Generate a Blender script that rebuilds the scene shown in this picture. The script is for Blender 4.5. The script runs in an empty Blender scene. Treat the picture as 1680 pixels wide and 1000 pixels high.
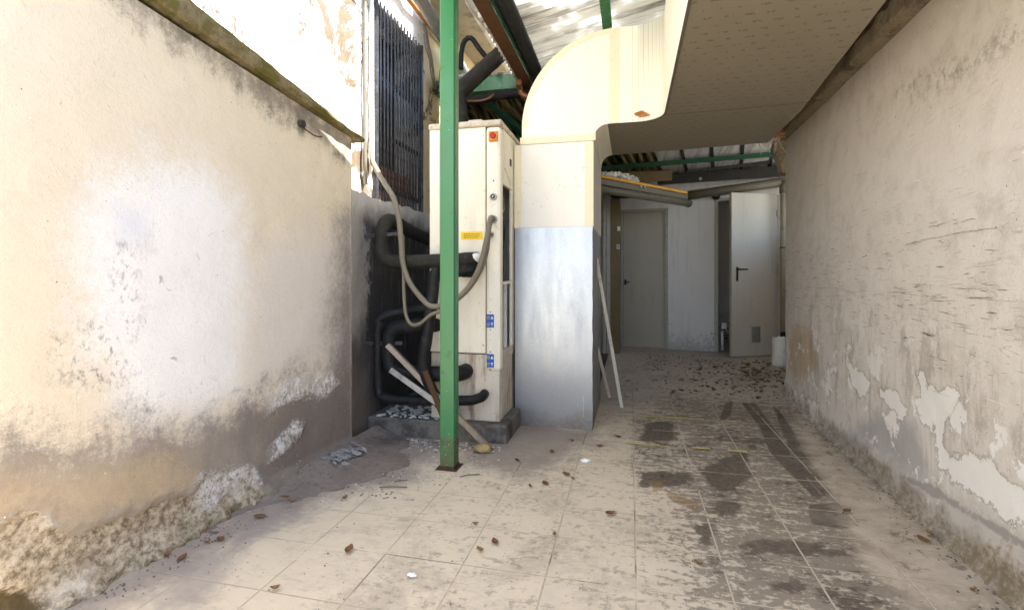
import bpy, bmesh, math, random
import numpy as np
from mathutils import Vector, Matrix, noise as mnoise

random.seed(7)
R = math.radians
scene = bpy.context.scene
COL = scene.collection

# ------------------------------------------------------------------ camera
cam_data = bpy.data.cameras.new("camera")
cam = bpy.data.objects.new("camera", cam_data)
COL.objects.link(cam)
cam.location = (0.0, 0.0, 1.05)
cam.rotation_euler = (R(90), 0, R(13.3))
cam_data.sensor_width = 36.0
cam_data.lens = 17.64
cam_data.shift_y = -0.0298
cam_data.clip_start = 0.02
cam_data.clip_end = 500
scene.camera = cam

# ------------------------------------------------------------------ daylight
SUN_EL, SUN_AZ = 59.0, 92.0          # azimuth measured clockwise from +Y
world = bpy.data.worlds.new("World")
scene.world = world
world.use_nodes = True
wn = world.node_tree
sky = wn.nodes.new("ShaderNodeTexSky")
sky.sky_type = 'NISHITA'
sky.sun_disc = False
sky.sun_elevation = R(SUN_EL)
sky.sun_rotation = R(SUN_AZ)
sky.air_density = 1.0
sky.dust_density = 1.2
wn.links.new(sky.outputs[0], wn.nodes["Background"].inputs[0])
wn.nodes["Background"].inputs[1].default_value = 0.15

sun_data = bpy.data.lights.new("sun", 'SUN')
sun_data.energy = 4.5
sun_data.angle = R(0.55)
sun_data.color = (1.0, 0.97, 0.92)
sun = bpy.data.objects.new("sun", sun_data)
COL.objects.link(sun)
sd = Vector((math.sin(R(SUN_AZ)) * math.cos(R(SUN_EL)), math.cos(R(SUN_AZ)) * math.cos(R(SUN_EL)), math.sin(R(SUN_EL))))
sun.rotation_euler = (-sd).to_track_quat('-Z', 'Y').to_euler()
sun.location = (6, 0, 9)

scene.view_settings.view_transform = 'Standard'
scene.view_settings.look = 'None'
scene.view_settings.exposure = 2.45
scene.view_settings.gamma = 1.0
scene.view_settings.use_curve_mapping = False
scene.cycles.max_bounces = 10
scene.cycles.diffuse_bounces = 6
scene.cycles.use_denoising = True

# ------------------------------------------------------------------ material helper
class S:
    """short-hand for building one node material"""
    def __init__(self, name):
        self.m = bpy.data.materials.new(name)
        self.m.use_nodes = True
        self.t = self.m.node_tree
        self.b = self.t.nodes["Principled BSDF"]
        self.b.inputs['Specular IOR Level'].default_value = 0.25
    def n(self, kind, **kw):
        nd = self.t.nodes.new(kind)
        for k, v in kw.items():
            setattr(nd, k, v)
        return nd
    def put(self, sock, v):
        if isinstance(v, bpy.types.NodeSocket):
            self.t.links.new(v, sock)
        elif isinstance(v, (tuple, list)) and len(v) == 3 and sock.type == 'RGBA':
            sock.default_value = (*v, 1)
        else:
            sock.default_value = v
    def pos(self):
        return self.n("ShaderNodeNewGeometry").outputs['Position']
    def obj(self):
        return self.n("ShaderNodeTexCoord").outputs['Object']
    def uv(self):
        return self.n("ShaderNodeTexCoord").outputs['UV']
    def scale(self, v, s, off=(0, 0, 0)):
        nd = self.n("ShaderNodeMapping")
        self.put(nd.inputs[0], v)
        nd.inputs['Scale'].default_value = s
        nd.inputs['Location'].default_value = off
        return nd.outputs[0]
    def noise(self, v, sc=5, det=4, rough=0.55, dist=0.0, color=False):
        nd = self.n("ShaderNodeTexNoise")
        self.put(nd.inputs['Vector'], v)
        nd.inputs['Scale'].default_value = sc
        nd.inputs['Detail'].default_value = det
        nd.inputs['Roughness'].default_value = rough
        nd.inputs['Distortion'].default_value = dist
        return nd.outputs[1 if color else 0]
    def voro(self, v, sc=5, feature='F1', rnd=1.0):
        nd = self.n("ShaderNodeTexVoronoi", feature=feature)
        self.put(nd.inputs['Vector'], v)
        nd.inputs['Scale'].default_value = sc
        nd.inputs['Randomness'].default_value = rnd
        return nd.outputs['Distance']
    def math(self, op, a, b=0.0, clamp=False):
        nd = self.n("ShaderNodeMath", operation=op, use_clamp=clamp)
        self.put(nd.inputs[0], a)
        self.put(nd.inputs[1], b)
        return nd.outputs[0]
    def add(self, a, b): return self.math('ADD', a, b)
    def mul(self, a, b): return self.math('MULTIPLY', a, b)
    def step(self, v, a, b):
        """0 below a, 1 above b (smooth)"""
        nd = self.n("ShaderNodeMapRange", interpolation_type='SMOOTHSTEP')
        self.put(nd.inputs[0], v)
        nd.inputs[1].default_value = a
        nd.inputs[2].default_value = b
        return nd.outputs[0]
    def lin(self, v, a, b, c=0.0, d=1.0):
        nd = self.n("ShaderNodeMapRange")
        self.put(nd.inputs[0], v)
        for i, q in enumerate((a, b, c, d)):
            nd.inputs[i + 1].default_value = q
        return nd.outputs[0]
    def mix(self, f, a, b, mode='MIX'):
        nd = self.n("ShaderNodeMix", data_type='RGBA', blend_type=mode)
        self.put(nd.inputs[0], f)
        self.put(nd.inputs[6], a)
        self.put(nd.inputs[7], b)
        return nd.outputs[2]
    def attr(self, name):
        return self.n("ShaderNodeAttribute", attribute_name=name).outputs['Fac']
    def sep(self, v):
        nd = self.n("ShaderNodeSeparateXYZ")
        self.put(nd.inputs[0], v)
        return nd.outputs
    def bump(self, h, strength=0.4, dist=0.01, prev=None):
        nd = self.n("ShaderNodeBump")
        self.put(nd.inputs['Height'], h)
        nd.inputs['Strength'].default_value = strength
        nd.inputs['Distance'].default_value = dist
        if prev is not None:
            self.t.links.new(prev, nd.inputs['Normal'])
        return nd.outputs[0]
    def out(self, col=None, rough=0.8, nor=None, metal=0.0, spec=None):
        if col is not None: self.put(self.b.inputs['Base Color'], col)
        self.put(self.b.inputs['Roughness'], rough)
        self.put(self.b.inputs['Metallic'], metal)
        if nor is not None: self.t.links.new(nor, self.b.inputs['Normal'])
        if spec is not None: self.b.inputs['Specular IOR Level'].default_value = spec
        return self.m

def worn(name, c, c2=None, sc=6.0, rough=0.6, metal=0.0, dirt=(0.10, 0.085, 0.07), amt=0.35, bump=0.15, streak=False, spec=0.3):
    """painted or plain surface with colour variation, specks and grime"""
    s = S(name)
    p = s.obj()
    c2 = c2 or tuple(x * 0.8 for x in c)
    col = s.mix(s.noise(p, sc, 5), c, c2)
    pv = s.scale(p, (1, 1, 0.18)) if streak else p
    g = s.noise(pv, sc * 2.3, 6, 0.65)
    col = s.mix(s.mul(s.step(g, 0.5, 0.72), amt), col, dirt)
    sp = s.noise(p, sc * 14, 2, 0.5)
    col = s.mix(s.mul(s.step(sp, 0.66, 0.72), min(1, amt * 1.6)), col, dirt)
    h = s.add(s.noise(p, sc * 9, 4), s.mul(g, 0.5))
    rr = s.lin(g, 0.3, 0.7, max(0.05, rough - 0.12), min(1, rough + 0.15))
    return s.out(col, rr, s.bump(h, bump, 0.004), metal, spec)

# ------------------------------------------------------------------ mesh helper
class MB:
    def __init__(self, M=None):
        self.v, self.f, self.sm = [], [], []
        self.M = M or Matrix.Identity(4)
    def _add(self, vs, fs, smooth=False, M=None):
        o = len(self.v)
        T = self.M @ M if M is not None else self.M
        self.v += [tuple(T @ Vector(q)) for q in vs]
        self.f += [tuple(i + o for i in f) for f in fs]
        self.sm += [smooth] * len(fs)
        return self
    def box(self, lo, hi, M=None):
        x0, y0, z0 = lo; x1, y1, z1 = hi
        vs = [(x0, y0, z0), (x1, y0, z0), (x1, y1, z0), (x0, y1, z0), (x0, y0, z1), (x1, y0, z1), (x1, y1, z1), (x0, y1, z1)]
        return self._add(vs, [(3, 2, 1, 0), (4, 5, 6, 7), (0, 1, 5, 4), (1, 2, 6, 5), (2, 3, 7, 6), (3, 0, 4, 7)], False, M)
    def bar(self, a, b, w, t, up=(0, 0, 1)):
        """rectangular bar from a to b, w across and t along 'up'"""
        a, b, up = Vector(a), Vector(b), Vector(up)
        d = (b - a).normalized()
        s = d.cross(up).normalized()
        n = s.cross(d).normalized()
        vs = []
        for p in (a, b):
            for i, j in ((-1, -1), (1, -1), (1, 1), (-1, 1)):
                vs.append(p + s * (i * w / 2) + n * (j * t / 2))
        return self._add(vs, [(3, 2, 1, 0), (4, 5, 6, 7), (0, 1, 5, 4), (1, 2, 6, 5), (2, 3, 7, 6), (3, 0, 4, 7)])
    def tube(self, pts, r, seg=12, cap=True, ridge=0.0, step=None, jitter=0.0):
        """round tube along a smoothed polyline; ridge>0 makes corrugated hose"""
        P = [Vector(p) for p in pts]
        if step:
            out = []
            n = len(P)
            for i in range(n - 1):
                p0, p1, p2, p3 = P[max(i - 1, 0)], P[i], P[i + 1], P[min(i + 2, n - 1)]
                k = max(1, int((p2 - p1).length / step))
                for q in range(k):
                    t = q / k
                    out.append(0.5 * ((2 * p1) + (p2 - p0) * t + (2 * p0 - 5 * p1 + 4 * p2 - p3) * t * t + (3 * p1 - p0 - 3 * p2 + p3) * t ** 3))
            out.append(P[-1])
            P = out
        vs, fs = [], []
        n0 = None
        rad = r if hasattr(r, '__len__') else None
        for i, p in enumerate(P):
            d = (P[min(i + 1, len(P) - 1)] - P[max(i - 1, 0)]).normalized()
            if n0 is None:
                n0 = d.orthogonal().normalized()
            n0 = (n0 - d * n0.dot(d)).normalized()
            b0 = d.cross(n0)
            rr = (rad[min(i, len(rad) - 1)] if rad else r)
            if ridge: rr *= 1 + ridge * (1 if i % 2 else -1)
            if jitter: rr *= 1 + jitter * mnoise.noise(p * 23)
            for k in range(seg):
                a = 2 * math.pi * k / seg
                vs.append(p + (n0 * math.cos(a) + b0 * math.sin(a)) * rr)
        for i in range(len(P) - 1):
            for k in range(seg):
                k2 = (k + 1) % seg
                fs.append((i * seg + k, i * seg + k2, (i + 1) * seg + k2, (i + 1) * seg + k))
        self._add(vs, fs, True)
        if cap:
            self._add(vs[:seg], [tuple(range(seg))[::-1]])
            self._add(vs[-seg:], [tuple(range(seg))])
        return self
    def prism(self, poly, d0, d1, axis='Y', smooth=False):
        """extrude a 2D outline along an axis ('Y': outline in XZ, 'Z': in XY, 'X': in YZ)"""
        def pt(q, d):
            return {'Y': (q[0], d, q[1]), 'Z': (q[0], q[1], d), 'X': (d, q[0], q[1])}[axis]
        n = len(poly)
        vs = [pt(q, d0) for q in poly] + [pt(q, d1) for q in poly]
        self._add(vs, [tuple(range(n)), tuple(range(2 * n - 1, n - 1, -1))])
        self._add(vs, [(i, (i + 1) % n, n + (i + 1) % n, n + i) for i in range(n)], smooth)
        return self
    def lathe(self, prof, c, seg=20, M=None):
        """prof: list of (r,z) round the Z axis at c"""
        vs, fs = [], []
        for r_, z_ in prof:
            for k in range(seg):
                a = 2 * math.pi * k / seg
                vs.append((c[0] + r_ * math.cos(a), c[1] + r_ * math.sin(a), c[2] + z_))
        for i in range(len(prof) - 1):
            for k in range(seg):
                k2 = (k + 1) % seg
                fs.append((i * seg + k, i * seg + k2, (i + 1) * seg + k2, (i + 1) * seg + k))
        return self._add(vs, fs, True, M)
    def disc_y(self, c, r, depth, seg=20):
        """short cylinder facing -Y"""
        vs = []
        for y in (c[1], c[1] - depth):
            for k in range(seg):
                a = 2 * math.pi * k / seg
                vs.append((c[0] + r * math.cos(a), y, c[2] + r * math.sin(a)))
        fs = [(k, (k + 1) % seg, seg + (k + 1) % seg, seg + k) for k in range(seg)]
        self._add(vs, fs, True)
        return self._add(vs[seg:], [tuple(range(seg))])
    def build(self, name, mat, parent=None, bevel=0.0, seg=2, fix=True):
        me = bpy.data.meshes.new(name)
        off = Vector(parent['_o']) if parent is not None else Vector((0, 0, 0))
        me.from_pydata([tuple(Vector(q) - off) for q in self.v], [], self.f)
        me.polygons.foreach_set('use_smooth', self.sm)
        if fix:
            bm = bmesh.new(); bm.from_mesh(me)
            bmesh.ops.remove_doubles(bm, verts=bm.verts, dist=1e-5)
            bmesh.ops.recalc_face_normals(bm, faces=bm.faces)
            bm.to_mesh(me); bm.free()
        me.materials.append(mat)
        o = bpy.data.objects.new(name, me)
        COL.objects.link(o)
        if parent is not None:
            o.parent = parent
            o['_o'] = parent['_o']
        else:
            o['_o'] = (0.0, 0.0, 0.0)
        if bevel:
            md = o.modifiers.new('bevel', 'BEVEL')
            md.width = bevel; md.segments = seg; md.limit_method = 'ANGLE'; md.angle_limit = R(40)
            md.harden_normals = False
        return o

def tag(o, label=None, cat=None, group=None, kind=None):
    if label: o['label'] = label
    if cat: o['category'] = cat
    if group: o['group'] = group
    if kind: o['kind'] = kind
    return o

def thing(name, label, cat, loc, group=None):
    o = bpy.data.objects.new(name, None)
    COL.objects.link(o)
    o.location = loc
    o.empty_display_size = 0.05
    o['_o'] = tuple(loc)
    return tag(o, label, cat, group)

def sdf(P, poly):
    """signed distance (positive inside) of points P (n,2) to a polygon"""
    P = np.asarray(P, float)
    A = np.asarray(poly, float); B = np.roll(A, -1, 0)
    d = np.full(len(P), 1e9); ins = np.zeros(len(P), bool)
    for a, b in zip(A, B):
        e = b - a
        w = P - a
        t = np.clip((w @ e) / max(e @ e, 1e-12), 0, 1)
        d = np.minimum(d, np.hypot(*(w - t[:, None] * e).T))
        c = ((a[1] > P[:, 1]) != (b[1] > P[:, 1]))
        with np.errstate(divide='ignore', invalid='ignore'):
            x = e[0] * (P[:, 1] - a[1]) / (e[1] if e[1] else 1e-12) + a[0]
        ins ^= c & (P[:, 0] < x)
    return np.where(ins, d, -d)

def set_attr(me, name, arr):
    a = me.attributes.new(name, 'FLOAT', 'POINT')
    a.data.foreach_set('value', np.asarray(arr, np.float32))

def fbm(P, sc, octv=4):
    return np.array([mnoise.fractal(Vector((p[0] * sc, p[1] * sc, p[2] * sc)), 0.8, 2.1, octv) for p in P])

# outlines of stains, peeled plaster and wiped dust: (Y, Z) on the walls, (X, Y) on the floor
LW = {'white': [(1.385, 1.369), (1.512, 1.471), (1.712, 1.488), (1.874, 1.373), (1.923, 1.132), (1.939, 0.856), (1.923, 0.528), (1.712, 0.449), (1.468, 0.495), (1.385, 0.646), (1.309, 0.826), (1.273, 1.01), (1.291, 1.191)],
  'pale': [(1.991, 1.191), (2.84, 1.393), (2.905, 0.623), (2.604, 0.52), (2.221, 0.524), (1.991, 0.456), (1.939, 0.746)],
  'grime': [(0.995, 0.606), (1.073, 0.573), (1.159, 0.518), (1.309, 0.5), (1.49, 0.488), (1.712, 0.454), (1.991, 0.456), (2.179, 0.502), (2.399, 0.423), (2.604, 0.378), (2.84, 0.479), (3.007, 0.61), (3.115, -0.394), (2.063, -0.259), (1.206, -0.121), (0.925, 0.014)],
  'tan': [(0.995, 0.514), (1.115, 0.451), (1.222, 0.439), (1.405, 0.405), (1.632, 0.338), (1.698, 0.254), (1.684, 0.172), (1.468, 0.188), (1.309, 0.218), (1.239, 0.224), (1.159, 0.33), (1.073, 0.326), (0.995, 0.346)],
  'rubble': [(0.971, 0.342), (1.073, 0.323), (1.122, 0.343), (1.167, 0.327), (1.206, 0.259), (1.256, 0.21), (1.309, 0.214), (1.385, 0.208), (1.468, 0.179), (1.547, 0.19), (1.684, 0.165), (1.712, 0.224), (1.827, 0.206), (1.973, 0.166), (2.008, 0.082), (2.033, -0.043), (2.033, -0.158), (1.206, -0.121), (0.925, 0.014)],
  'crust': [(1.712, 0.219), (1.827, 0.206), (1.973, 0.166), (2.008, 0.082), (1.906, 0.095), (1.827, 0.087), (1.754, 0.067), (1.698, 0.117)],
  'olive': [(0.995, 0.154), (1.073, 0.129), (1.129, 0.105), (1.178, 0.06), (1.159, 0.024), (1.1, -0.046), (0.971, 0.012)],
  'mould': [(1.395, 1.157), (1.436, 1.159), (1.451, 0.984), (1.436, 0.81), (1.457, 0.719), (1.457, 0.608), (1.385, 0.646), (1.375, 0.817), (1.385, 1.007)],
  'mould2': [(1.19, 0.841), (1.309, 0.887), (1.446, 0.808), (1.457, 0.674), (1.309, 0.663), (1.206, 0.724)],
  'ledgestain': [(1.405, 2.103), (1.512, 2.062), (1.768, 2.026), (2.1, 1.98), (2.717, 1.875), (2.84, 1.812), (2.66, 1.727), (2.307, 1.8), (1.991, 1.856), (1.712, 1.939), (1.468, 1.983), (1.365, 2.039)],
  'dampcorner': [(2.03, 0.36), (2.2, 0.44), (2.31, 0.45), (2.45, 0.42), (2.54, 0.60), (2.58, 0.95), (2.61, 1.35), (2.72, 1.42), (2.8, -0.1), (2.4, -0.1), (2.03, -0.05)],
  'crust2': [(2.063, 0.206), (2.139, 0.255), (2.242, 0.302), (2.307, 0.268), (2.263, 0.202), (2.139, 0.166), (2.063, 0.148)],
  'crust3': [(2.063, 0.468), (2.179, 0.526), (2.352, 0.505), (2.524, 0.499), (2.604, 0.414), (2.498, 0.384), (2.307, 0.412), (2.179, 0.411), (2.063, 0.381)],
  'blue': [(1.405, 1.276), (1.49, 1.281), (1.485, 1.173), (1.415, 1.158)]}
RW = {'peel': [(4.727, 0.135), (4.54, 0.099), (4.211, 0.126), (3.864, 0.144), (3.801, 0.056), (3.864, -0.045), (4.211, -0.036), (4.54, -0.027), (4.766, -0.031)],
  'peel2': [(3.391, 0.52), (3.299, 0.518), (3.153, 0.509), (3.051, 0.463), (3.113, 0.384), (3.237, 0.372), (3.326, 0.441)],
  'peel3': [(2.595, 0.628), (2.519, 0.629), (2.494, 0.581), (2.379, 0.586), (2.296, 0.611), (2.256, 0.585), (2.316, 0.499), (2.358, 0.463), (2.366, 0.387), (2.316, 0.343), (2.2, 0.395), (2.097, 0.408), (2.034, 0.369), (1.894, 0.385), (1.869, 0.283), (2.004, 0.228), (2.164, 0.251), (2.316, 0.235), (2.401, 0.276), (2.447, 0.413), (2.544, 0.411), (2.595, 0.478), (2.554, 0.542)],
  'peel4': [(2.963, 0.45), (2.766, 0.494), (2.649, 0.437), (2.706, 0.365), (2.894, 0.404)],
  'peel5': [(3.706, 0.446), (3.552, 0.485), (3.531, 0.431), (3.661, 0.406)],
  'peel6': [(3.41, 0.627), (3.281, 0.634), (3.263, 0.615), (3.372, 0.603)],
  'grey': [(3.281, 0.168), (2.963, 0.324), (2.595, 0.396), (2.494, 0.242), (2.519, 0.181), (2.706, 0.137), (2.963, 0.135), (3.194, 0.056), (3.469, 0.037)],
  'lowband': [(4.727, 0.057), (3.864, -0.003), (3.113, 0.1), (2.595, 0.178), (2.316, 0.175), (2.097, 0.205), (1.869, 0.227), (1.732, -0.062), (2.164, -0.081), (2.894, -0.118), (3.801, -0.088), (4.827, -0.072)],
  'moss': [(3.683, -0.05), (3.113, -0.016), (2.706, 0.008), (2.401, 0.002), (2.164, 0.074), (2.034, 0.11), (1.82, 0.143), (1.732, -0.062), (2.034, -0.065), (2.595, -0.094), (3.281, -0.097)],
  'greyline': [(2.706, 0.122), (2.447, 0.17), (2.276, 0.181), (2.097, 0.194), (1.894, 0.214), (1.894, 0.185), (2.097, 0.162), (2.276, 0.146), (2.494, 0.125), (2.706, 0.094)],
  'tanp': [(4.54, 0.599), (4.064, 0.627), (3.928, 0.407), (4.369, 0.233), (4.632, 0.283)],
  'streak': [(2.766, 1.927), (2.316, 1.865), (1.92, 1.842), (1.92, 1.803), (2.2, 1.807), (2.595, 1.84)]}
FL = {'s1': [(0.878, 4.436), (0.99, 4.423), (0.968, 3.929), (0.932, 3.392), (0.888, 2.822), (0.896, 2.665), (0.841, 2.632), (0.816, 2.968), (0.801, 3.251), (0.86, 3.755)],
  's2': [(1.121, 4.493), (1.113, 4.124), (1.042, 3.535), (0.996, 3.245), (0.976, 2.963), (0.903, 2.825), (0.919, 3.227), (1.003, 3.789)],
  's3': [(0.632, 3.928), (0.749, 4.366), (0.832, 4.486), (0.735, 4.034), (0.627, 3.773)],
  's4': [(0.791, 2.555), (0.935, 2.608), (0.948, 2.39), (0.874, 2.331), (0.74, 2.351)],
  's5': [(0.623, 3.23), (0.701, 3.249), (0.636, 2.841), (0.512, 2.588), (0.375, 2.59), (0.337, 2.854), (0.504, 3.129)],
  's6': [(0.379, 2.522), (0.505, 2.552), (0.532, 2.432), (0.423, 2.32), (0.333, 2.385)],
  's7': [(0.519, 2.429), (0.625, 2.454), (0.662, 2.322), (0.524, 2.238)],
  's8': [(0.017, 2.779), (0.337, 2.854), (0.337, 2.617), (0.045, 2.548)],
  's9': [(0.241, 2.249), (0.333, 2.299), (0.342, 2.054), (0.242, 2.053)],
  's10': [(0.369, 2.152), (0.702, 2.231), (0.83, 2.169), (0.838, 2.087), (0.649, 2.063), (0.372, 2.039)],
  's11': [(0.256, 1.991), (0.349, 2.034), (0.338, 1.856), (0.236, 1.832)],
  's12': [(0.424, 1.894), (0.595, 1.953), (0.595, 1.832), (0.435, 1.778)],
  's13': [(0.108, 3.725), (0.324, 3.808), (0.318, 3.304), (0.02, 3.234)],
  's14': [(0.938, 3.182), (0.979, 2.769), (1.009, 2.638), (0.921, 2.605), (0.888, 2.822)],
  'rust': [(0.155, 2.552), (0.217, 2.545), (0.317, 2.462), (0.299, 2.359), (0.229, 2.379), (0.175, 2.441)],
  'rust2': [(0.083, 2.631), (0.153, 2.663), (0.162, 2.575), (0.103, 2.54)],
  'dirtleft': [(-1.828, 2.432), (-1.902, 3.033), (-1.637, 2.964), (-1.219, 3.101), (-1.038, 2.87), (-1.159, 2.736), (-1.141, 2.342), (-1.385, 2.21), (-1.437, 1.997), (-1.507, 1.81), (-1.554, 1.606), (-1.564, 1.48), (-1.612, 1.36), (-1.643, 1.226), (-1.778, 1.165), (-1.706, 1.486), (-1.698, 1.754), (-1.633, 2.001)],
  'dirtduct': [(-1.245, 3.258), (-0.871, 3.494), (-0.291, 3.32), (-0.476, 2.752), (-0.549, 2.602), (-0.773, 2.682)],
  'grey1': [(-1.581, 1.792), (-1.472, 1.958), (-1.366, 1.897), (-1.46, 1.72), (-1.509, 1.617)],
  'grey2': [(-1.585, 1.475), (-1.474, 1.67), (-1.423, 1.553), (-1.333, 1.329), (-1.458, 1.27)],
  'mud': [(1.292, 4.534), (1.194, 3.571), (1.212, 3.019), (1.189, 2.501), (1.204, 2.134), (1.195, 1.942), (1.199, 1.898), (0.865, 1.819), (0.821, 2.044), (0.905, 2.491), (0.975, 3.005), (1.083, 3.671)]}

# ------------------------------------------------------------------ materials
def mat_left_wall():
    s = S("stained_plaster")
    p = s.pos()
    n1 = s.noise(p, 1.6, 5, 0.6)
    n2 = s.noise(p, 7, 6, 0.65)
    n3 = s.noise(p, 38, 5, 0.7)
    n4 = s.noise(p, 120, 4, 0.75)
    jit = s.add(s.add(s.mul(s.add(n2, -0.5), 0.24), s.mul(s.add(n3, -0.5), 0.18)), s.mul(s.add(n4, -0.5), 0.16))
    def soft(name, a, b, k=1.0):
        return s.step(s.add(s.attr(name), s.mul(jit, k)), a, b)
    col = s.mix(n1, (0.635, 0.535, 0.395), (0.69, 0.60, 0.47))
    col = s.mix(s.mul(s.step(n2, 0.45, 0.75), 0.35), col, (0.57, 0.48, 0.37))
    col = s.mix(s.mul(soft('white', -0.14, 0.12, 1.2), 0.92), col, (0.77, 0.74, 0.715))
    col = s.mix(s.mul(soft('pale', -0.12, 0.15), 0.7), col, (0.62, 0.565, 0.53))
    col = s.mix(s.mul(soft('blue', -0.06, 0.05, 0.5), 0.35), col, (0.45, 0.47, 0.58))
    # rising damp: grey-brown band, tan below it
    g = soft('grime', -0.13, 0.10, 1.6)
    col = s.mix(s.mul(g, s.lin(n2, 0.3, 0.7, 0.65, 0.97)), col, s.mix(n2, (0.105, 0.088, 0.079), (0.25, 0.21, 0.184)))
    col = s.mix(s.mul(soft('tan', -0.06, 0.08), 0.85), col, s.mix(n3, (0.35, 0.26, 0.16), (0.47, 0.37, 0.25)))
    d = soft('damp', -0.20, 0.16, 1.3)
    col = s.mix(s.mul(d, 0.92), col, s.mix(n2, (0.10, 0.08, 0.072), (0.27, 0.22, 0.19)))
    # soot under the coping, in drips
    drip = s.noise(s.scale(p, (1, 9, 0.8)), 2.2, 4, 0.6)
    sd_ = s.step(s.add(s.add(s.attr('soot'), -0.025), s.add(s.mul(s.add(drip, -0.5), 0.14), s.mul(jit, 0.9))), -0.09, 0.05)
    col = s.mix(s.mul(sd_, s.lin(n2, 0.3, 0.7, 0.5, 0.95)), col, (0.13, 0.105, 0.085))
    # mould: black specks inside soft patches
    sp = s.add(s.mul(s.noise(s.scale(p, (1, 1, .7)), 60, 6, 0.78), 0.85), s.mul(s.noise(p, 11, 4, 0.7), 0.55))
    m1 = s.mul(s.step(s.attr('mould'), -0.07, 0.06), s.step(sp, 0.70, 0.84))
    col = s.mix(s.mul(m1, 0.75), col, (0.14, 0.13, 0.13))
    vs = s.noise(s.scale(p, (1, 6, 0.7)), 3, 6, 0.7)
    col = s.mix(s.mul(s.step(vs, 0.58, 0.75), 0.22), col, (0.40, 0.34, 0.30))
    pit = s.mul(s.step(s.voro(p, 95), 0.20, 0.10), s.step(s.add(s.noise(p, 3.3, 5, 0.7), s.mul(s.add(n4, -0.5), 0.2)), 0.50, 0.58))
    col = s.mix(s.mul(pit, 0.55), col, (0.30, 0.25, 0.21))
    blot = s.step(s.add(s.mul(s.noise(p, 3.7, 7, 0.75), 0.8), s.mul(n4, 0.2)), 0.55, 0.66)
    col = s.mix(s.mul(blot, 0.22), col, (0.44, 0.37, 0.30))
    # fine cracks, nicks and flecks
    cr = s.noise(s.scale(s.add_v(p, s.noise(p, 6, 3, 0.6, color=True), 0.25), (1, 22, 9)), 1.0, 3, 0.6)
    crm = s.mul(s.step(cr, 0.70, 0.73), s.step(s.noise(p, 2.3, 2), 0.50, 0.58))
    col = s.mix(s.mul(crm, 0.5), col, (0.16, 0.13, 0.11))
    nk = s.voro(p, 40)
    nkm = s.mul(s.step(nk, 0.13, 0.06), s.step(s.noise(p, 6, 3, 0.7), 0.56, 0.62))
    gr = s.noise(p, 130, 3, 0.7)
    col = s.mix(s.mul(s.step(gr, 0.50, 0.75), 0.22), col, (0.42, 0.36, 0.30))
    sc2 = s.noise(s.scale(s.add_v(p, s.noise(p, 5, 2, 0.5, color=True), 0.2), (1, 70, 9)), 1.0, 2, 0.5)
    col = s.mix(s.mul(s.mul(s.step(sc2, 0.72, 0.75), s.step(s.noise(p, 3.1, 3), 0.50, 0.60)), 0.5), col, (0.25, 0.21, 0.18))
    col = s.mix(nkm, col, s.mix(s.step(s.noise(p, 17, 1), 0.48, 0.52), (0.12, 0.10, 0.08), (0.8, 0.77, 0.72)))
    # plaster fallen off: rubble render
    sharp = s.add(s.mul(s.add(n2, -0.5), 0.09), s.mul(s.add(n3, -0.5), 0.035))
    e = s.add(s.attr('rubble'), sharp)
    rb = s.step(e, 0.0, 0.008)
    rough_n = s.noise(p, 42, 9, 0.76)
    rcol = s.mix(s.step(rough_n, 0.36, 0.62), (0.17, 0.128, 0.082), (0.54, 0.45, 0.33))
    rcol = s.mix(s.step(n2, 0.52, 0.66), rcol, (0.62, 0.54, 0.43))
    rcol = s.mix(s.mul(s.step(s.noise(p, 4, 5, 0.7), 0.54, 0.62), 0.55), rcol, (0.20, 0.145, 0.09))
    col = s.mix(rb, col, rcol)
    rim = s.mul(s.step(e, -0.016, 0.0), s.step(e, 0.010, 0.002))  # grey shadow line painted along the broken plaster edge
    col = s.mix(s.mul(s.mul(rim, s.step(n2, 0.45, 0.6)), 0.6), col, (0.34, 0.32, 0.30))
    ce = s.add(s.add(s.attr('crust'), s.mul(sharp, 1.3)), s.mul(s.add(n4, -0.5), 0.10))
    ck = s.mul(s.step(ce, -0.02, 0.022), s.step(s.add(s.mul(n3, 0.6), s.mul(n4, 0.4)), 0.40, 0.56))
    col = s.mix(ck, col, s.mix(n3, (0.50, 0.46, 0.43), (0.84, 0.81, 0.79)))
    oe = s.step(s.add(s.attr('olive'), sharp), -0.004, 0.01)
    col = s.mix(oe, col, s.mix(rough_n, (0.06, 0.045, 0.02), (0.17, 0.12, 0.06)))
    z = s.sep(p)[2]
    mo = s.mul(s.step(z, 0.075, 0.0), s.step(s.noise(p, 6, 5, 0.7), 0.46, 0.60))
    col = s.mix(s.mul(mo, 0.8), col, (0.12, 0.115, 0.045))
    h = s.add(s.add(s.mul(n3, 0.35), s.mul(n2, 0.35)), s.add(s.mul(rb, s.add(s.mul(rough_n, 2.6), -1.6)), s.mul(ck, 0.5)))
    h = s.add(h, s.mul(s.noise(p, 190, 3, 0.6), 0.16))
    return s.out(col, s.lin(n2, 0.3, 0.7, 0.82, 0.95), s.bump(h, 0.55, 0.012), spec=0.15)

def _add_v(self, v, c, k):
    nd = self.n("ShaderNodeVectorMath", operation='MULTIPLY_ADD')
    self.put(nd.inputs[0], c)
    nd.inputs[1].default_value = (k, k, k)
    self.put(nd.inputs[2], v)
    return nd.outputs[0]
S.add_v = _add_v

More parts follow.
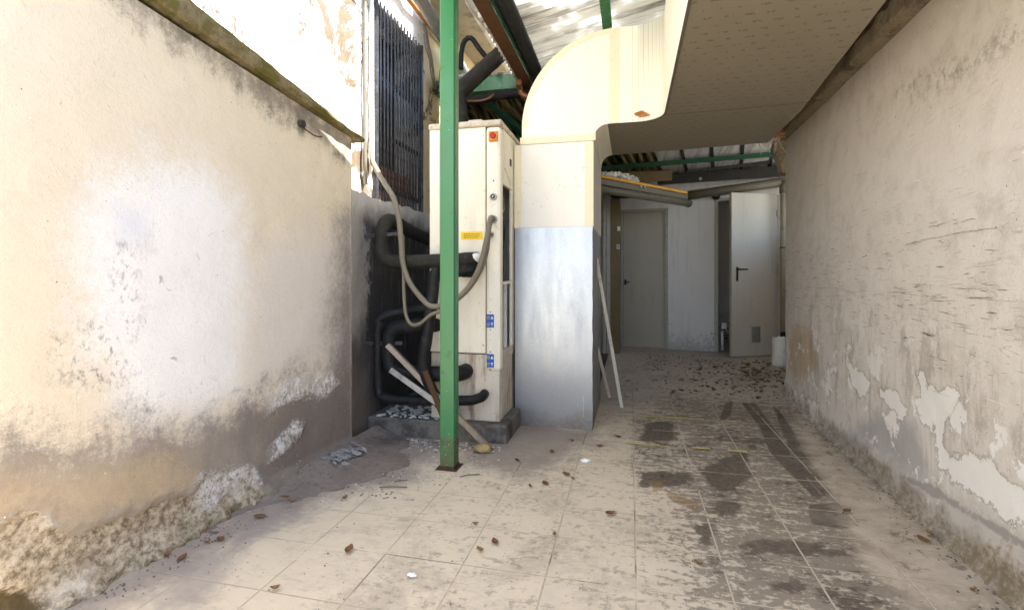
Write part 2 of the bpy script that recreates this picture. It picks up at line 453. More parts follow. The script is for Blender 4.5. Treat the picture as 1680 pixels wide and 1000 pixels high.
def mat_right_wall():
    s = S("cracked_plaster")
    p = s.pos()
    n1 = s.noise(p, 1.3, 5, 0.6)
    n2 = s.noise(p, 8, 6, 0.65)
    n3 = s.noise(p, 40, 5, 0.7)
    z = s.sep(p)[2]
    sharp = s.add(s.mul(s.add(n2, -0.5), 0.10), s.mul(s.add(n3, -0.5), 0.045))
    col = s.mix(n1, (0.545, 0.505, 0.462), (0.615, 0.578, 0.535))
    col = s.mix(s.mul(s.step(z, 1.25, 1.95), 0.6), col, (0.58, 0.525, 0.44))
    col = s.mix(s.mul(s.step(n2, 0.46, 0.72), 0.35), col, (0.37, 0.322, 0.274))
    vs = s.noise(s.scale(p, (1, 7, 0.7)), 3, 6, 0.7)
    col = s.mix(s.mul(s.mul(s.step(vs, 0.50, 0.70), s.step(z, 1.15, 0.3)), 0.5), col, (0.27, 0.22, 0.18))
    col = s.mix(s.mul(s.step(s.add(s.attr('tanp'), sharp), -0.10, 0.05), 0.6), col, (0.42, 0.29, 0.15))
    st = s.mul(s.step(s.add(s.attr('streak'), s.mul(sharp, 1.5)), -0.08, 0.04), s.step(s.noise(p, 26, 6, 0.75), 0.46, 0.60))
    col = s.mix(s.mul(st, 0.55), col, (0.17, 0.155, 0.11))
    # hairline cracks, nearly level, thick in the middle band
    wv = s.add_v(p, s.noise(p, 2.2, 2, 0.5, color=True), 0.022)
    c1 = s.noise(s.scale(wv, (1, 1.9, 26)), 1.0, 1, 0.5)
    c2 = s.noise(s.scale(wv, (1, 2.6, 40), (0, 3.1, 7.7)), 1.0, 1, 0.5)
    c1 = s.math('SUBTRACT', 0.7, s.math('ABSOLUTE', s.add(c1, -0.52)))
    c2 = s.math('SUBTRACT', 0.7, s.math('ABSOLUTE', s.add(c2, -0.50)))
    band = s.mul(s.step(z, 0.50, 0.72), s.step(z, 1.55, 1.10))
    clump = s.step(s.add(s.noise(s.scale(p, (1, 1.2, 3.2)), 1.6, 3, 0.6), s.mul(band, 0.30)), 0.54, 0.66)
    crk = s.mul(s.math('MAXIMUM', s.step(c1, 0.692, 0.6990), s.step(c2, 0.688, 0.6985)), clump)
    crk = s.mul(crk, s.step(s.noise(s.scale(p, (1, 4.5, 22)), 1.0, 4, 0.7), 0.50, 0.56))
    col = s.mix(s.mul(crk, 0.22), col, (0.10, 0.085, 0.07))
    n4 = s.noise(p, 120, 4, 0.75)
    blot = s.step(s.add(s.mul(s.noise(p, 3.1, 7, 0.75), 0.8), s.mul(n4, 0.2)), 0.53, 0.66)
    col = s.mix(s.mul(blot, 0.35), col, (0.30, 0.26, 0.22))
    pit = s.mul(s.step(s.voro(p, 80), 0.20, 0.10), s.step(s.noise(p, 3.3, 5, 0.7), 0.50, 0.58))
    col = s.mix(s.mul(pit, 0.6), col, (0.20, 0.17, 0.14))
    nk = s.mul(s.step(s.voro(p, 20), 0.13, 0.07), s.step(s.noise(p, 4, 2), 0.58, 0.64))
    col = s.mix(nk, col, (0.70, 0.66, 0.62))
    nd_ = s.mul(s.step(s.voro(s.scale(p, (1, 1, 0.6), (3, 1, 2)), 24), 0.09, 0.05), s.step(s.noise(p, 6, 2), 0.57, 0.62))
    col = s.mix(s.mul(nd_, 0.8), col, (0.12, 0.10, 0.08))
    sm = s.mul(s.step(s.add(s.mul(s.noise(s.scale(p, (1, 2.2, 1)), 2.6, 7, 0.74), 0.8), s.mul(n4, 0.2)), 0.49, 0.60), s.mul(s.step(z, 1.05, 0.75), s.step(z, 0.2, 0.45)))
    col = s.mix(s.mul(sm, 0.5), col, (0.25, 0.21, 0.175))
    # lower part: grey render, peeled to pale skim, green line at the foot
    lb = s.step(s.add(s.attr('lowband'), s.add(s.mul(sharp, 1.5), s.mul(s.add(n4, -0.5), 0.12))), -0.08, 0.05)
    col = s.mix(s.mul(lb, 0.9), col, s.mix(n2, (0.27, 0.245, 0.22), (0.52, 0.485, 0.45)))
    gr = s.step(s.add(s.attr('grey'), s.mul(sharp, 1.4)), -0.05, 0.05)
    col = s.mix(s.mul(gr, 0.85), col, s.mix(n2, (0.24, 0.235, 0.235), (0.42, 0.41, 0.40)))
    pe = s.add(s.attr('peel'), s.add(s.mul(sharp, 1.1), s.mul(s.add(s.noise(p, 18, 6, 0.7), -0.5), 0.10)))
    pl = s.step(pe, 0.0, 0.006)
    fl = s.mul(s.step(s.noise(p, 5.5, 6, 0.7), 0.575, 0.582), s.step(z, 0.95, 0.45))
    pl = s.math('MAXIMUM', pl, s.mul(fl, s.step(s.add(z, s.mul(n1, 0.2)), 0.25, 0.32)))
    col = s.mix(s.mul(pl, 0.93), col, s.mix(n2, (0.62, 0.60, 0.575), (0.76, 0.74, 0.71)))
    rim = s.mul(s.step(pe, -0.012, 0.0), s.step(pe, 0.006, 0.0))
    col = s.mix(s.mul(rim, 0.5), col, (0.22, 0.19, 0.16))
    gl = s.step(s.add(s.attr('greyline'), s.mul(sharp, 0.6)), -0.002, 0.01)
    col = s.mix(s.mul(gl, 0.7), col, (0.23, 0.21, 0.20))
    ms = s.step(s.add(s.attr('moss'), s.mul(sharp, 2.4)), -0.03, 0.05)
    col = s.mix(s.mul(ms, s.lin(n3, 0.38, 0.6, 0.25, 0.95)), col, s.mix(n2, (0.10, 0.075, 0.03), (0.26, 0.19, 0.10)))
    wc = s.mul(s.step(s.noise(p, 12, 6, 0.75), 0.60, 0.64), s.step(z, 0.20, 0.06))
    col = s.mix(s.mul(wc, 0.7), col, (0.68, 0.63, 0.56))
    ft = s.mul(s.step(s.add(z, s.mul(s.add(n2, -0.5), 0.30)), 0.15, 0.03), s.lin(n3, 0.35, 0.62, 0.45, 1.0))
    col = s.mix(s.mul(ft, 0.9), col, s.mix(n2, (0.10, 0.078, 0.045), (0.24, 0.195, 0.14)))
    h = s.add(s.add(s.mul(n3, 0.4), s.mul(n2, 0.5)), s.add(s.mul(pl, -0.45), s.mul(crk, -0.2)))
    h = s.add(h, s.mul(s.noise(p, 200, 3, 0.6), 0.14))
    return s.out(col, s.lin(n2, 0.3, 0.7, 0.8, 0.95), s.bump(h, 0.5, 0.012), spec=0.15)

def mat_floor():
    s = S("dusty_tiles")
    p = s.pos()
    uv = s.sep(s.uv())
    x, y, z = s.sep(p)
    n1 = s.noise(p, 1.5, 5, 0.6)
    n2 = s.noise(p, 6, 7, 0.68, 0.4)
    n3 = s.noise(p, 34, 6, 0.72)
    sc = s.noise(s.scale(p, (5, 12, 1)), 1.6, 7, 0.72, 0.8)
    sharp = s.add(s.mul(s.add(n2, -0.5), 0.13), s.mul(s.add(n3, -0.5), 0.05))
    dust = s.mix(n1, (0.52, 0.44, 0.325), (0.62, 0.53, 0.40))
    dust = s.mix(s.mul(s.step(n2, 0.45, 0.7), 0.4), dust, (0.44, 0.375, 0.30))
    dust = s.mix(s.mul(s.step(y, 3.6, 5.2), 0.75), dust, s.mix(n2, (0.36, 0.33, 0.29), (0.56, 0.52, 0.46)))
    dust = s.mix(s.mul(s.step(n3, 0.58, 0.72), 0.35), dust, (0.30, 0.25, 0.20))
    dust = s.mix(s.mul(s.step(s.attr('zone'), 0.1, 0.9), 0.6), dust, s.mix(n2, (0.42, 0.36, 0.285), (0.54, 0.47, 0.385)))
    tile = s.mix(n2, (0.038, 0.027, 0.019), (0.095, 0.07, 0.052))
    tile = s.mix(s.mul(s.step(n3, 0.52, 0.72), 0.35), tile, (0.20, 0.165, 0.135))
    # how much the dust has been scraped off
    zone = s.attr('zone')
    nb = s.noise(p, 2.6, 4, 0.6, 0.8)
    nf = s.noise(s.scale(p, (14, 26, 1)), 1.5, 8, 0.78, 0.5)
    sel = s.add(s.add(s.mul(n2, 0.28), s.mul(nb, 0.50)), s.add(s.mul(sc, 0.25), s.mul(s.add(zone, -1.0), 0.22)))
    sel = s.add(sel, s.add(s.mul(s.add(nf, -0.5), 0.42), s.mul(s.add(n3, -0.5), 0.20)))
    wear = s.mul(s.step(sel, 0.485, 0.585), s.lin(n3, 0.3, 0.66, 1.0, 0.82))
    blot = s.step(s.add(s.mul(s.noise(p, 2.2, 7, 0.74, 0.5), 0.7), s.mul(nf, 0.3)), 0.47, 0.60)
    dust = s.mix(s.mul(blot, 0.5), dust, (0.30, 0.25, 0.20))
    fine = s.mul(s.step(s.add(s.mul(sc, 0.5), s.add(s.mul(n3, 0.5), s.mul(zone, 0.12))), 0.555, 0.61), 0.6)
    wear = s.math('MAXIMUM', wear, s.mul(fine, s.lin(zone, 0.0, 0.6, 0.25, 1.0)))
    dk = s.step(s.add(s.attr('dark'), s.add(s.mul(sharp, 1.5), s.mul(s.add(nf, -0.5), 0.10))), -0.014, 0.02)
    wear = s.math('MAXIMUM', wear, s.mul(dk, s.lin(s.add(s.mul(n3, 0.5), s.mul(nf, 0.5)), 0.35, 0.62, 1.0, 0.76)))
    wet = s.step(s.add(s.attr('wet'), s.add(s.mul(sharp, 0.22), s.mul(s.add(nf, -0.5), 0.035))), -0.006, 0.006)
    wear = s.math('MAXIMUM', wear, s.mul(wet, s.lin(s.add(s.mul(nf, 0.5), s.mul(n2, 0.5)), 0.36, 0.62, 1.0, 0.68)))
    col = s.mix(wear, dust, tile)
    ds = s.step(s.add(s.attr('dirt'), s.add(s.mul(sharp, 1.8), s.mul(s.add(nf, -0.5), 0.16))), -0.17, 0.05)
    col = s.mix(s.mul(ds, s.lin(n2, 0.3, 0.7, 0.6, 0.95)), col, s.mix(n2, (0.15, 0.12, 0.105), (0.33, 0.275, 0.235)))
    gy = s.step(s.add(s.attr('greyp'), s.mul(sharp, 1.2)), -0.07, 0.06)
    col = s.mix(s.mul(gy, 0.65), col, (0.27, 0.235, 0.21))
    md = s.step(s.add(s.attr('mud'), s.mul(sharp, 1.3)), -0.05, 0.05)
    mudc = s.mix(s.step(n2, 0.35, 0.65), (0.40, 0.33, 0.25), (0.55, 0.47, 0.375))
    mudc = s.mix(s.mul(s.step(s.noise(p, 9, 6, 0.75, 0.5), 0.56, 0.66), 0.8), mudc, (0.17, 0.125, 0.075))
    col = s.mix(s.mul(md, 0.8), col, mudc)
    ru = s.mul(s.step(s.add(s.attr('rust'), s.mul(sharp, 0.7)), -0.004, 0.015), s.lin(n3, 0.35, 0.6, 1.0, 0.3))
    col = s.mix(ru, col, (0.22, 0.14, 0.055))
    # joints
    def edge(a):
        fr = s.math('FRACT', a)
        return s.math('MINIMUM', fr, s.math('SUBTRACT', 1.0, fr))
    e = s.math('MINIMUM', edge(uv[0]), edge(uv[1]))
    e = s.add(e, s.mul(s.add(n3, -0.5), 0.012))
    g = s.mul(s.step(e, 0.014, 0.007), s.attr('tiled'))
    keep = s.step(s.noise(p, 3.3, 3, 0.6), 0.36, 0.46)
    g = s.mul(g, keep)
    gcol = s.mix(wear, s.mix(n3, (0.30, 0.245, 0.17), (0.50, 0.42, 0.31)), (0.56, 0.49, 0.40))
    col = s.mix(s.mul(g, s.math('SUBTRACT', 0.85, s.mul(ds, 0.75))), col, gcol)
    core = s.mul(s.step(e, 0.010, 0.004), s.mul(s.attr('tiled'), s.step(s.noise(p, 2.1, 3), 0.54, 0.60)))
    col = s.mix(s.mul(core, 0.75), col, (0.12, 0.095, 0.07))
    # crumbs
    cb = s.mul(s.step(s.voro(p, 55), 0.16, 0.09), s.step(s.add(s.noise(p, 4, 3), s.mul(s.step(y, 4, 6), 0.08)), 0.55, 0.62))
    col = s.mix(cb, col, s.mix(s.step(s.noise(p, 29, 1), 0.47, 0.52), (0.08, 0.06, 0.045), (0.62, 0.57, 0.5)))
    h = s.add(s.add(s.mul(n3, 0.5), s.mul(n2, 0.5)), s.add(s.mul(g, -0.6), s.mul(wear, -0.35)))
    h = s.add(h, s.mul(cb, 0.5))
    rough = s.math('SUBTRACT', 0.92, s.mul(wear, 0.25))
    return s.out(col, rough, s.bump(h, 0.5, 0.006), spec=0.2)

def mat_concrete(name, c1, c2, dark, sc=5.0, amt=0.5, moss=None, bump=0.5):
    s = S(name)
    p = s.pos()
    n2 = s.noise(p, sc, 7, 0.68)
    n3 = s.noise(p, sc * 7, 6, 0.72)
    col = s.mix(n2, c1, c2)
    col = s.mix(s.mul(s.step(n3, 0.5, 0.7), amt), col, dark)
    col = s.mix(s.mul(s.step(s.noise(p, sc * 0.6, 6, 0.7), 0.5, 0.65), amt), col, dark)
    if moss:
        col = s.mix(s.mul(s.step(s.noise(p, sc * 1.3, 6, 0.7), 0.42, 0.58), 0.85), col, s.mix(n3, moss, tuple(q * 2.2 for q in moss)))
    h = s.add(n2, s.mul(n3, 0.7))
    return s.out(col, 0.92, s.bump(h, bump, 0.012), spec=0.15)

def mat_old_wall():
    """upper house wall: white limewash flaking off sandy stone render"""
    s = S("flaking_limewash")
    p = s.pos()
    n2 = s.noise(p, 2.6, 7, 0.7, 0.5)
    n3 = s.noise(p, 17, 6, 0.7)
    x, y, z = s.sep(p)
    col = s.mix(n3, (0.78, 0.75, 0.70), (0.86, 0.84, 0.81))
    yl = s.step(s.add(y, s.mul(n2, 0.4)), 4.15, 4.45)
    col = s.mix(s.mul(yl, 0.9), col, s.mix(n3, (0.48, 0.35, 0.14), (0.60, 0.47, 0.24)))
    e = s.add(n2, s.mul(s.add(n3, -0.5), 0.10))
    nearr = s.step(s.add(y, s.mul(n2, 0.3)), 2.5, 3.4)
    fl = s.step(s.add(e, s.mul(nearr, 0.06)), 0.60, 0.63)
    stone = s.mix(n3, (0.09, 0.06, 0.034), (0.26, 0.21, 0.15))
    col = s.mix(fl, col, stone)
    rg = s.noise(s.scale(p, (1, 5, 1.6)), 3.0, 7, 0.75, 0.6)
    col = s.mix(s.mul(s.step(rg, 0.60, 0.66), s.step(n2, 0.44, 0.56)), col, (0.13, 0.12, 0.11))
    low = s.step(s.add(z, s.mul(s.add(n2, -0.5), 0.5)), 1.60, 1.45)
    col = s.mix(low, col, s.mix(n3, (0.13, 0.125, 0.12), (0.26, 0.25, 0.245)))
    h = s.add(s.add(s.mul(n3, 0.5), s.mul(n2, 1.0)), s.mul(fl, -0.7))
    return s.out(col, 0.9, s.bump(h, 0.6, 0.02), spec=0.1)

def mat_damp():
    s = S("damp_black_render")
    p = s.pos()
    n2 = s.noise(p, 5, 6, 0.68)
    n3 = s.noise(p, 30, 5, 0.7)
    dr = s.noise(s.scale(p, (1, 10, 0.7)), 2.4, 5, 0.65)
    x, y, z = s.sep(p)
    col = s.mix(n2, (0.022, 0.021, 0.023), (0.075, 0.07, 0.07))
    col = s.mix(s.mul(s.step(dr, 0.55, 0.68), 0.7), col, (0.20, 0.195, 0.195))
    gp = s.step(s.add(y, s.add(s.mul(s.add(n2, -0.5), 0.5), s.mul(s.add(n3, -0.5), 0.15))), 3.02, 2.94)
    gp = s.mul(gp, s.step(s.add(z, s.mul(n2, 0.5)), 0.75, 1.1))
    col = s.mix(s.mul(gp, 0.95), col, s.mix(n3, (0.26, 0.235, 0.22), (0.46, 0.43, 0.41)))
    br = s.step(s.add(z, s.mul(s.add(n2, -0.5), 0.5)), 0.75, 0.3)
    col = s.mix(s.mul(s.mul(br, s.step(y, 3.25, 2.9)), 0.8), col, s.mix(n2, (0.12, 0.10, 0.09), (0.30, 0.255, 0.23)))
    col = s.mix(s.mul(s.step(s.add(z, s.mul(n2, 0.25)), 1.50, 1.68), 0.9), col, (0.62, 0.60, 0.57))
    h = s.add(n2, s.mul(n3, 0.5))
    return s.out(col, s.lin(n2, 0.3, 0.7, 0.5, 0.85), s.bump(h, 0.5, 0.01), spec=0.3)

def mat_zinc():
    s = S("galvanised_sheet")
    p = s.obj()
    n1 = s.noise(p, 2.2, 5, 0.6)
    n2 = s.noise(s.scale(p, (1, 1, 0.25)), 9, 6, 0.7)
    n3 = s.noise(p, 45, 5, 0.7)
    sp = s.voro(p, 75)
    col = s.mix(s.add(s.mul(n1, 0.75), s.mul(sp, 0.22)), (0.285, 0.30, 0.328), (0.50, 0.512, 0.537))
    col = s.mix(s.mul(s.step(n2, 0.52, 0.75), 0.4), col, (0.34, 0.35, 0.38))
    dots = s.mul(s.step(s.voro(s.scale(p, (1, 1, 1), (2, 2, 2)), 48), 0.15, 0.08), s.step(s.noise(p, 6, 2), 0.56, 0.62))
    col = s.mix(s.mul(dots, 0.8), col, (0.16, 0.14, 0.13))
    zz = s.sep(p)[2]
    low = s.step(s.add(zz, s.mul(s.add(n2, -0.5), 0.5)), 0.55, 0.25)
    col = s.mix(s.mul(low, 0.5), col, (0.22, 0.225, 0.26))
    mud = s.mul(s.step(s.add(zz, s.mul(s.add(s.noise(p, 7, 6, 0.7), -0.5), 0.3)), 0.16, 0.02), s.lin(n3, 0.35, 0.6, 0.4, 1.0))
    col = s.mix(s.mul(mud, 0.8), col, (0.24, 0.20, 0.16))
    scr = s.noise(s.scale(p, (60, 60, 5)), 1.0, 3, 0.6)
    col = s.mix(s.mul(s.mul(s.step(scr, 0.66, 0.72), s.step(s.noise(p, 3, 3), 0.48, 0.6)), 0.5), col, (0.7, 0.73, 0.78))
    h = s.add(s.mul(n3, 0.08), s.mul(s.noise(p, 1.5, 2, 0.4), 2.0))
    return s.out(col, s.lin(n2, 0.3, 0.7, 0.33, 0.50), s.bump(h, 0.10, 0.012), 0.9, 0.5)

def mat_duct_panel(name, c1, c2, spk=0.5, lines=False, sc=7):
    s = S(name)
    p = s.pos()
    n2 = s.noise(p, sc, 6, 0.65)
    n3 = s.noise(p, 50, 5, 0.7)
    col = s.mix(n2, c1, c2)
    dots = s.mul(s.step(s.voro(s.scale(p, (1, 1, 0.7)), 42), 0.16, 0.08), s.step(s.add(s.noise(p, 5, 3), s.mul(n3, 0.15)), 0.60, 0.68))
    col = s.mix(s.mul(dots, spk), col, (0.20, 0.16, 0.11))
    sc_ = s.mul(s.step(s.noise(s.scale(p, (14, 14, 60)), 1.2, 2), 0.72, 0.75), s.step(s.noise(p, 3, 2), 0.52, 0.6))
    col = s.mix(s.mul(sc_, spk * 0.7), col, (0.36, 0.31, 0.23))
    dr = s.noise(s.scale(p, (16, 16, 0.9)), 1.6, 5, 0.65)
    col = s.mix(s.mul(s.step(dr, 0.56, 0.72), 0.22), col, (0.50, 0.42, 0.29))
    x, y, z = s.sep(s.pos())
    if lines:
        q = s.math('ABSOLUTE', s.math('SUBTRACT', s.math('FRACT', s.mul(s.add(x, s.mul(y, -0.9)), 26.0)), 0.5))
        ln = s.mul(s.step(q, 0.07, 0.03), s.step(x, -0.012, 0.0))
        ln = s.mul(ln, s.step(y, 3.10, 3.2))
        col = s.mix(s.mul(ln, 0.5), col, (0.36, 0.29, 0.19))
    h = s.add(s.mul(n3, 0.3), n2)
    return s.out(col, 0.55, s.bump(h, 0.12, 0.006), 0.0, 0.35)

def mat_duct_under():
    """tan kraft face with a faint repeated print"""
    s = S("printed_kraft_panel")
    p = s.pos()
    n2 = s.noise(p, 5, 6, 0.65)
    n3 = s.noise(p, 40, 5, 0.7)
    col = s.mix(n2, (0.215, 0.185, 0.132), (0.265, 0.23, 0.168))
    x, y, z = s.sep(p)
    u, v = s.mul(x, 13.0), s.mul(y, 15.0)
    row = s.math('FLOOR', v)
    u = s.add(u, s.mul(s.math('MODULO', row, 2.0), 0.5))
    fu, fv = s.math('FRACT', u), s.math('FRACT', v)
    box = s.mul(s.mul(s.step(fu, 0.12, 0.14), s.step(fu, 0.62, 0.60)), s.mul(s.step(fv, 0.32, 0.35), s.step(fv, 0.62, 0.58)))
    gl = s.step(s.noise(s.scale(p, (70, 45, 1)), 1.0, 1), 0.47, 0.53)
    col = s.mix(s.mul(s.mul(box, gl), 0.5), col, (0.075, 0.062, 0.042))
    col = s.mix(s.mul(s.step(s.noise(p, 3, 6, 0.7), 0.52, 0.7), 0.25), col, (0.26, 0.22, 0.15))
    wh = s.mul(s.step(s.voro(p, 16), 0.06, 0.03), s.step(n2, 0.55, 0.6))
    col = s.mix(wh, col, (0.7, 0.66, 0.58))
    return s.out(col, 0.5, s.bump(s.add(n3, n2), 0.12, 0.004), 0.0, 0.35)

def mat_roof(name, c1, c2, dirt, trans=0.45, axis=0, dirty=0.6, amount=1.0):
    s = S(name)
    p = s.pos()
    v = s.scale(p, (0.35, 4, 1) if axis == 0 else (4, 0.35, 1))
    n2 = s.noise(v, 2.2, 6, 0.68)
    n3 = s.noise(p, 20, 6, 0.7)
    n4 = s.noise(p, 1.7, 4, 0.6)
    col = s.mix(n3, c1, c2)
    w = s.noise(s.scale(p, (0.2, 13, 1) if axis == 0 else (13, 0.2, 1)), 2.0, 3, 0.6)
    col = s.mix(s.mul(s.step(w, 0.52, 0.57), dirty), col, dirt)
    col = s.mix(s.mul(s.step(n2, 0.50, 0.66), dirty), col, dirt)
    s.put(s.b.inputs['Base Color'], col)
    s.b.inputs['Roughness'].default_value = 0.6
    tr = s.n("ShaderNodeBsdfTranslucent")
    s.put(tr.inputs[0], s.mix(s.step(n4, 0.52, 0.66), tuple(q * amount for q in (0.26, 0.245, 0.20)), tuple(q * amount for q in (0.92, 0.88, 0.78))))
    mx = s.n("ShaderNodeMixShader")
    f = s.mul(s.math('SUBTRACT', 1.0, s.mul(s.step(n2, 0.50, 0.66), 0.7)), trans)
    f = s.mul(f, s.lin(n4, 0.40, 0.66, 0.35, 1.0))
    s.put(mx.inputs[0], f)
    s.t.links.new(s.b.outputs[0], mx.inputs[1])
    s.t.links.new(tr.outputs[0], mx.inputs[2])
    s.t.links.new(mx.outputs[0], s.t.nodes["Material Output"].inputs[0])
    return s.m

M = {}
M['left_wall'] = mat_left_wall()
M['right_wall'] = mat_right_wall()
M['floor'] = mat_floor()
M['ground'] = mat_concrete("yard_concrete", (0.46, 0.42, 0.35), (0.56, 0.52, 0.44), (0.3, 0.27, 0.22), 2.0, 0.4)
M['pit'] = mat_concrete("pit_dirt", (0.10, 0.085, 0.07), (0.22, 0.19, 0.16), (0.06, 0.05, 0.04), 6.0, 0.6)
M['mossy'] = mat_concrete("mossy_concrete", (0.16, 0.125, 0.065), (0.25, 0.20, 0.115), (0.05, 0.04, 0.022), 6.0, 0.65, (0.065, 0.056, 0.011), 0.8)
M['ledge'] = mat_concrete("weathered_ledge", (0.23, 0.185, 0.12), (0.37, 0.31, 0.215), (0.08, 0.062, 0.038), 7.0, 0.7, None, 0.8)
M['plinth'] = mat_concrete("dirty_plinth", (0.10, 0.088, 0.077), (0.22, 0.195, 0.17), (0.045, 0.039, 0.034), 7.0, 0.7)
M['house'] = mat_old_wall()
M['damp'] = mat_damp()
M['eave'] = mat_concrete("eave_concrete", (0.32, 0.27, 0.20), (0.48, 0.42, 0.33), (0.14, 0.11, 0.08), 8.0, 0.6)
M['zinc'] = mat_zinc()
M['duct'] = mat_duct_panel("cream_duct_board", (0.82, 0.775, 0.63), (0.86, 0.82, 0.69), 0.35, True)
M['duct_white'] = mat_duct_panel("white_duct_board", (0.76, 0.73, 0.67), (0.83, 0.80, 0.745), 0.9)
M['under'] = mat_duct_under()
M['tape'] = worn("cream_tape", (0.74, 0.66, 0.47), (0.80, 0.72, 0.54), 8, 0.45, amt=0.12)
M['ac'] = worn("cream_enamel", (0.78, 0.73, 0.62), (0.73, 0.67, 0.55), 3, 0.42, amt=0.16, dirt=(0.24, 0.17, 0.10), streak=True)
M['ac_low'] = worn("rusty_enamel", (0.66, 0.60, 0.50), (0.50, 0.44, 0.36), 5, 0.55, amt=0.85, dirt=(0.19, 0.115, 0.06), streak=True)
M['lid'] = worn("rusty_lid", (0.38, 0.32, 0.24), (0.58, 0.52, 0.42), 12, 0.6, amt=0.85, dirt=(0.15, 0.09, 0.05))
M['black_in'] = worn("unit_dark_inside", (0.02, 0.02, 0.02), (0.04, 0.04, 0.04), 9, 0.7, amt=0.2)
M['green'] = worn("green_paint", (0.022, 0.155, 0.048), (0.03, 0.185, 0.062), 5, 0.26, amt=0.3, dirt=(0.04, 0.055, 0.035), streak=True, spec=0.5)
M['green_dk'] = worn("old_green_paint", (0.010, 0.062, 0.031), (0.016, 0.08, 0.04), 5, 0.5, amt=0.4, dirt=(0.05, 0.05, 0.035))
def mat_post():
    s = S("chipped_green_paint")
    p = s.pos()
    z = s.sep(p)[2]
    n2 = s.noise(s.scale(p, (1, 1, .3)), 9, 5, 0.65)
    n3 = s.noise(p, 60, 6, 0.75)
    col = s.mix(n2, (0.020, 0.145, 0.045), (0.030, 0.185, 0.062))
    col = s.mix(s.mul(s.step(n2, 0.52, 0.68), 0.5), col, (0.045, 0.13, 0.055))
    chip = s.step(s.add(s.mul(n3, 0.6), s.mul(s.noise(p, 14, 4, 0.7), 0.5)), 0.66, 0.69)
    low = s.step(s.add(z, s.mul(s.add(n3, -0.5), 0.45)), 0.22, 0.03)
    mid = s.mul(s.step(s.math('ABSOLUTE', s.add(s.add(z, s.mul(s.add(n2, -0.5), 0.08)), -0.15)), 0.05, 0.0), s.step(n3, 0.40, 0.55))
    rs = s.math('MAXIMUM', chip, s.math('MAXIMUM', s.mul(low, 0.75), mid))
    col = s.mix(s.mul(rs, 0.85), col, s.mix(n3, (0.05, 0.03, 0.02), (0.15, 0.075, 0.035)))
    wh = s.mul(s.step(s.voro(p, 38), 0.10, 0.06), s.step(n2, 0.48, 0.56))
    col = s.mix(wh, col, (0.45, 0.5, 0.42))
    return s.out(col, s.lin(rs, 0, 1, 0.3, 0.85), s.bump(s.add(s.mul(rs, -0.6), s.mul(n3, 0.3)), 0.4, 0.003), spec=0.5)
M['post'] = mat_post()
M['rust'] = worn("rust", (0.085, 0.042, 0.024), (0.05, 0.03, 0.02), 12, 0.85, amt=0.6, dirt=(0.04, 0.03, 0.02), bump=0.5)
M['brown'] = worn("brown_paint", (0.065, 0.028, 0.010), (0.085, 0.038, 0.014), 5, 0.5, amt=0.4, dirt=(0.03, 0.018, 0.01))
M['rubber'] = worn("pipe_insulation", (0.008, 0.008, 0.009), (0.016, 0.016, 0.016), 8, 0.55, amt=0.4, dirt=(0.06, 0.054, 0.045), bump=0.5, spec=0.2)
M['rubber_dusty'] = worn("dusty_insulation", (0.014, 0.013, 0.011), (0.03, 0.027, 0.021), 8, 0.65, amt=0.45, dirt=(0.085, 0.074, 0.048), bump=0.5, spec=0.2)
M['copper'] = worn("copper", (0.26, 0.12, 0.055), (0.20, 0.10, 0.05), 9, 0.45, 0.5, amt=0.4)
M['conduit'] = worn("grey_conduit", (0.15, 0.128, 0.088), (0.21, 0.183, 0.132), 8, 0.55, amt=0.4)
M['conduit_white'] = worn("white_conduit", (0.72, 0.69, 0.62), (0.62, 0.58, 0.5), 8, 0.55, amt=0.3)
M['black_metal'] = worn("black_bars", (0.035, 0.036, 0.043), (0.055, 0.056, 0.063), 10, 0.32, amt=0.5, dirt=(0.16, 0.155, 0.15), spec=0.5)
M['dark_glass'] = worn("dark_recess", (0.018, 0.018, 0.02), (0.05, 0.05, 0.055), 2, 0.5, amt=0.3)
M['brick'] = worn("orange_brick", (0.42, 0.17, 0.08), (0.50, 0.24, 0.12), 14, 0.85, amt=0.35)
M['orange'] = worn("orange_pipe", (0.50, 0.20, 0.04), (0.40, 0.16, 0.04), 8, 0.5, amt=0.4)
M['grey_pipe'] = worn("grey_pipe", (0.17, 0.165, 0.15), (0.26, 0.25, 0.23), 6, 0.6, amt=0.5)
M['wood'] = worn("weathered_wood", (0.27, 0.215, 0.16), (0.37, 0.31, 0.245), 12, 0.8, amt=0.5, dirt=(0.15, 0.11, 0.08), streak=True)
M['alu'] = worn("aluminium_strip", (0.34, 0.32, 0.285), (0.25, 0.23, 0.205), 9, 0.45, 0.35, amt=0.5)
M['wood_white'] = worn("pale_batten", (0.72, 0.66, 0.56), (0.62, 0.56, 0.46), 9, 0.7, amt=0.3)
M['back_wall'] = worn("grey_back_wall", (0.62, 0.595, 0.575), (0.70, 0.675, 0.655), 2.5, 0.85, amt=0.3, dirt=(0.33, 0.31, 0.30), streak=True)
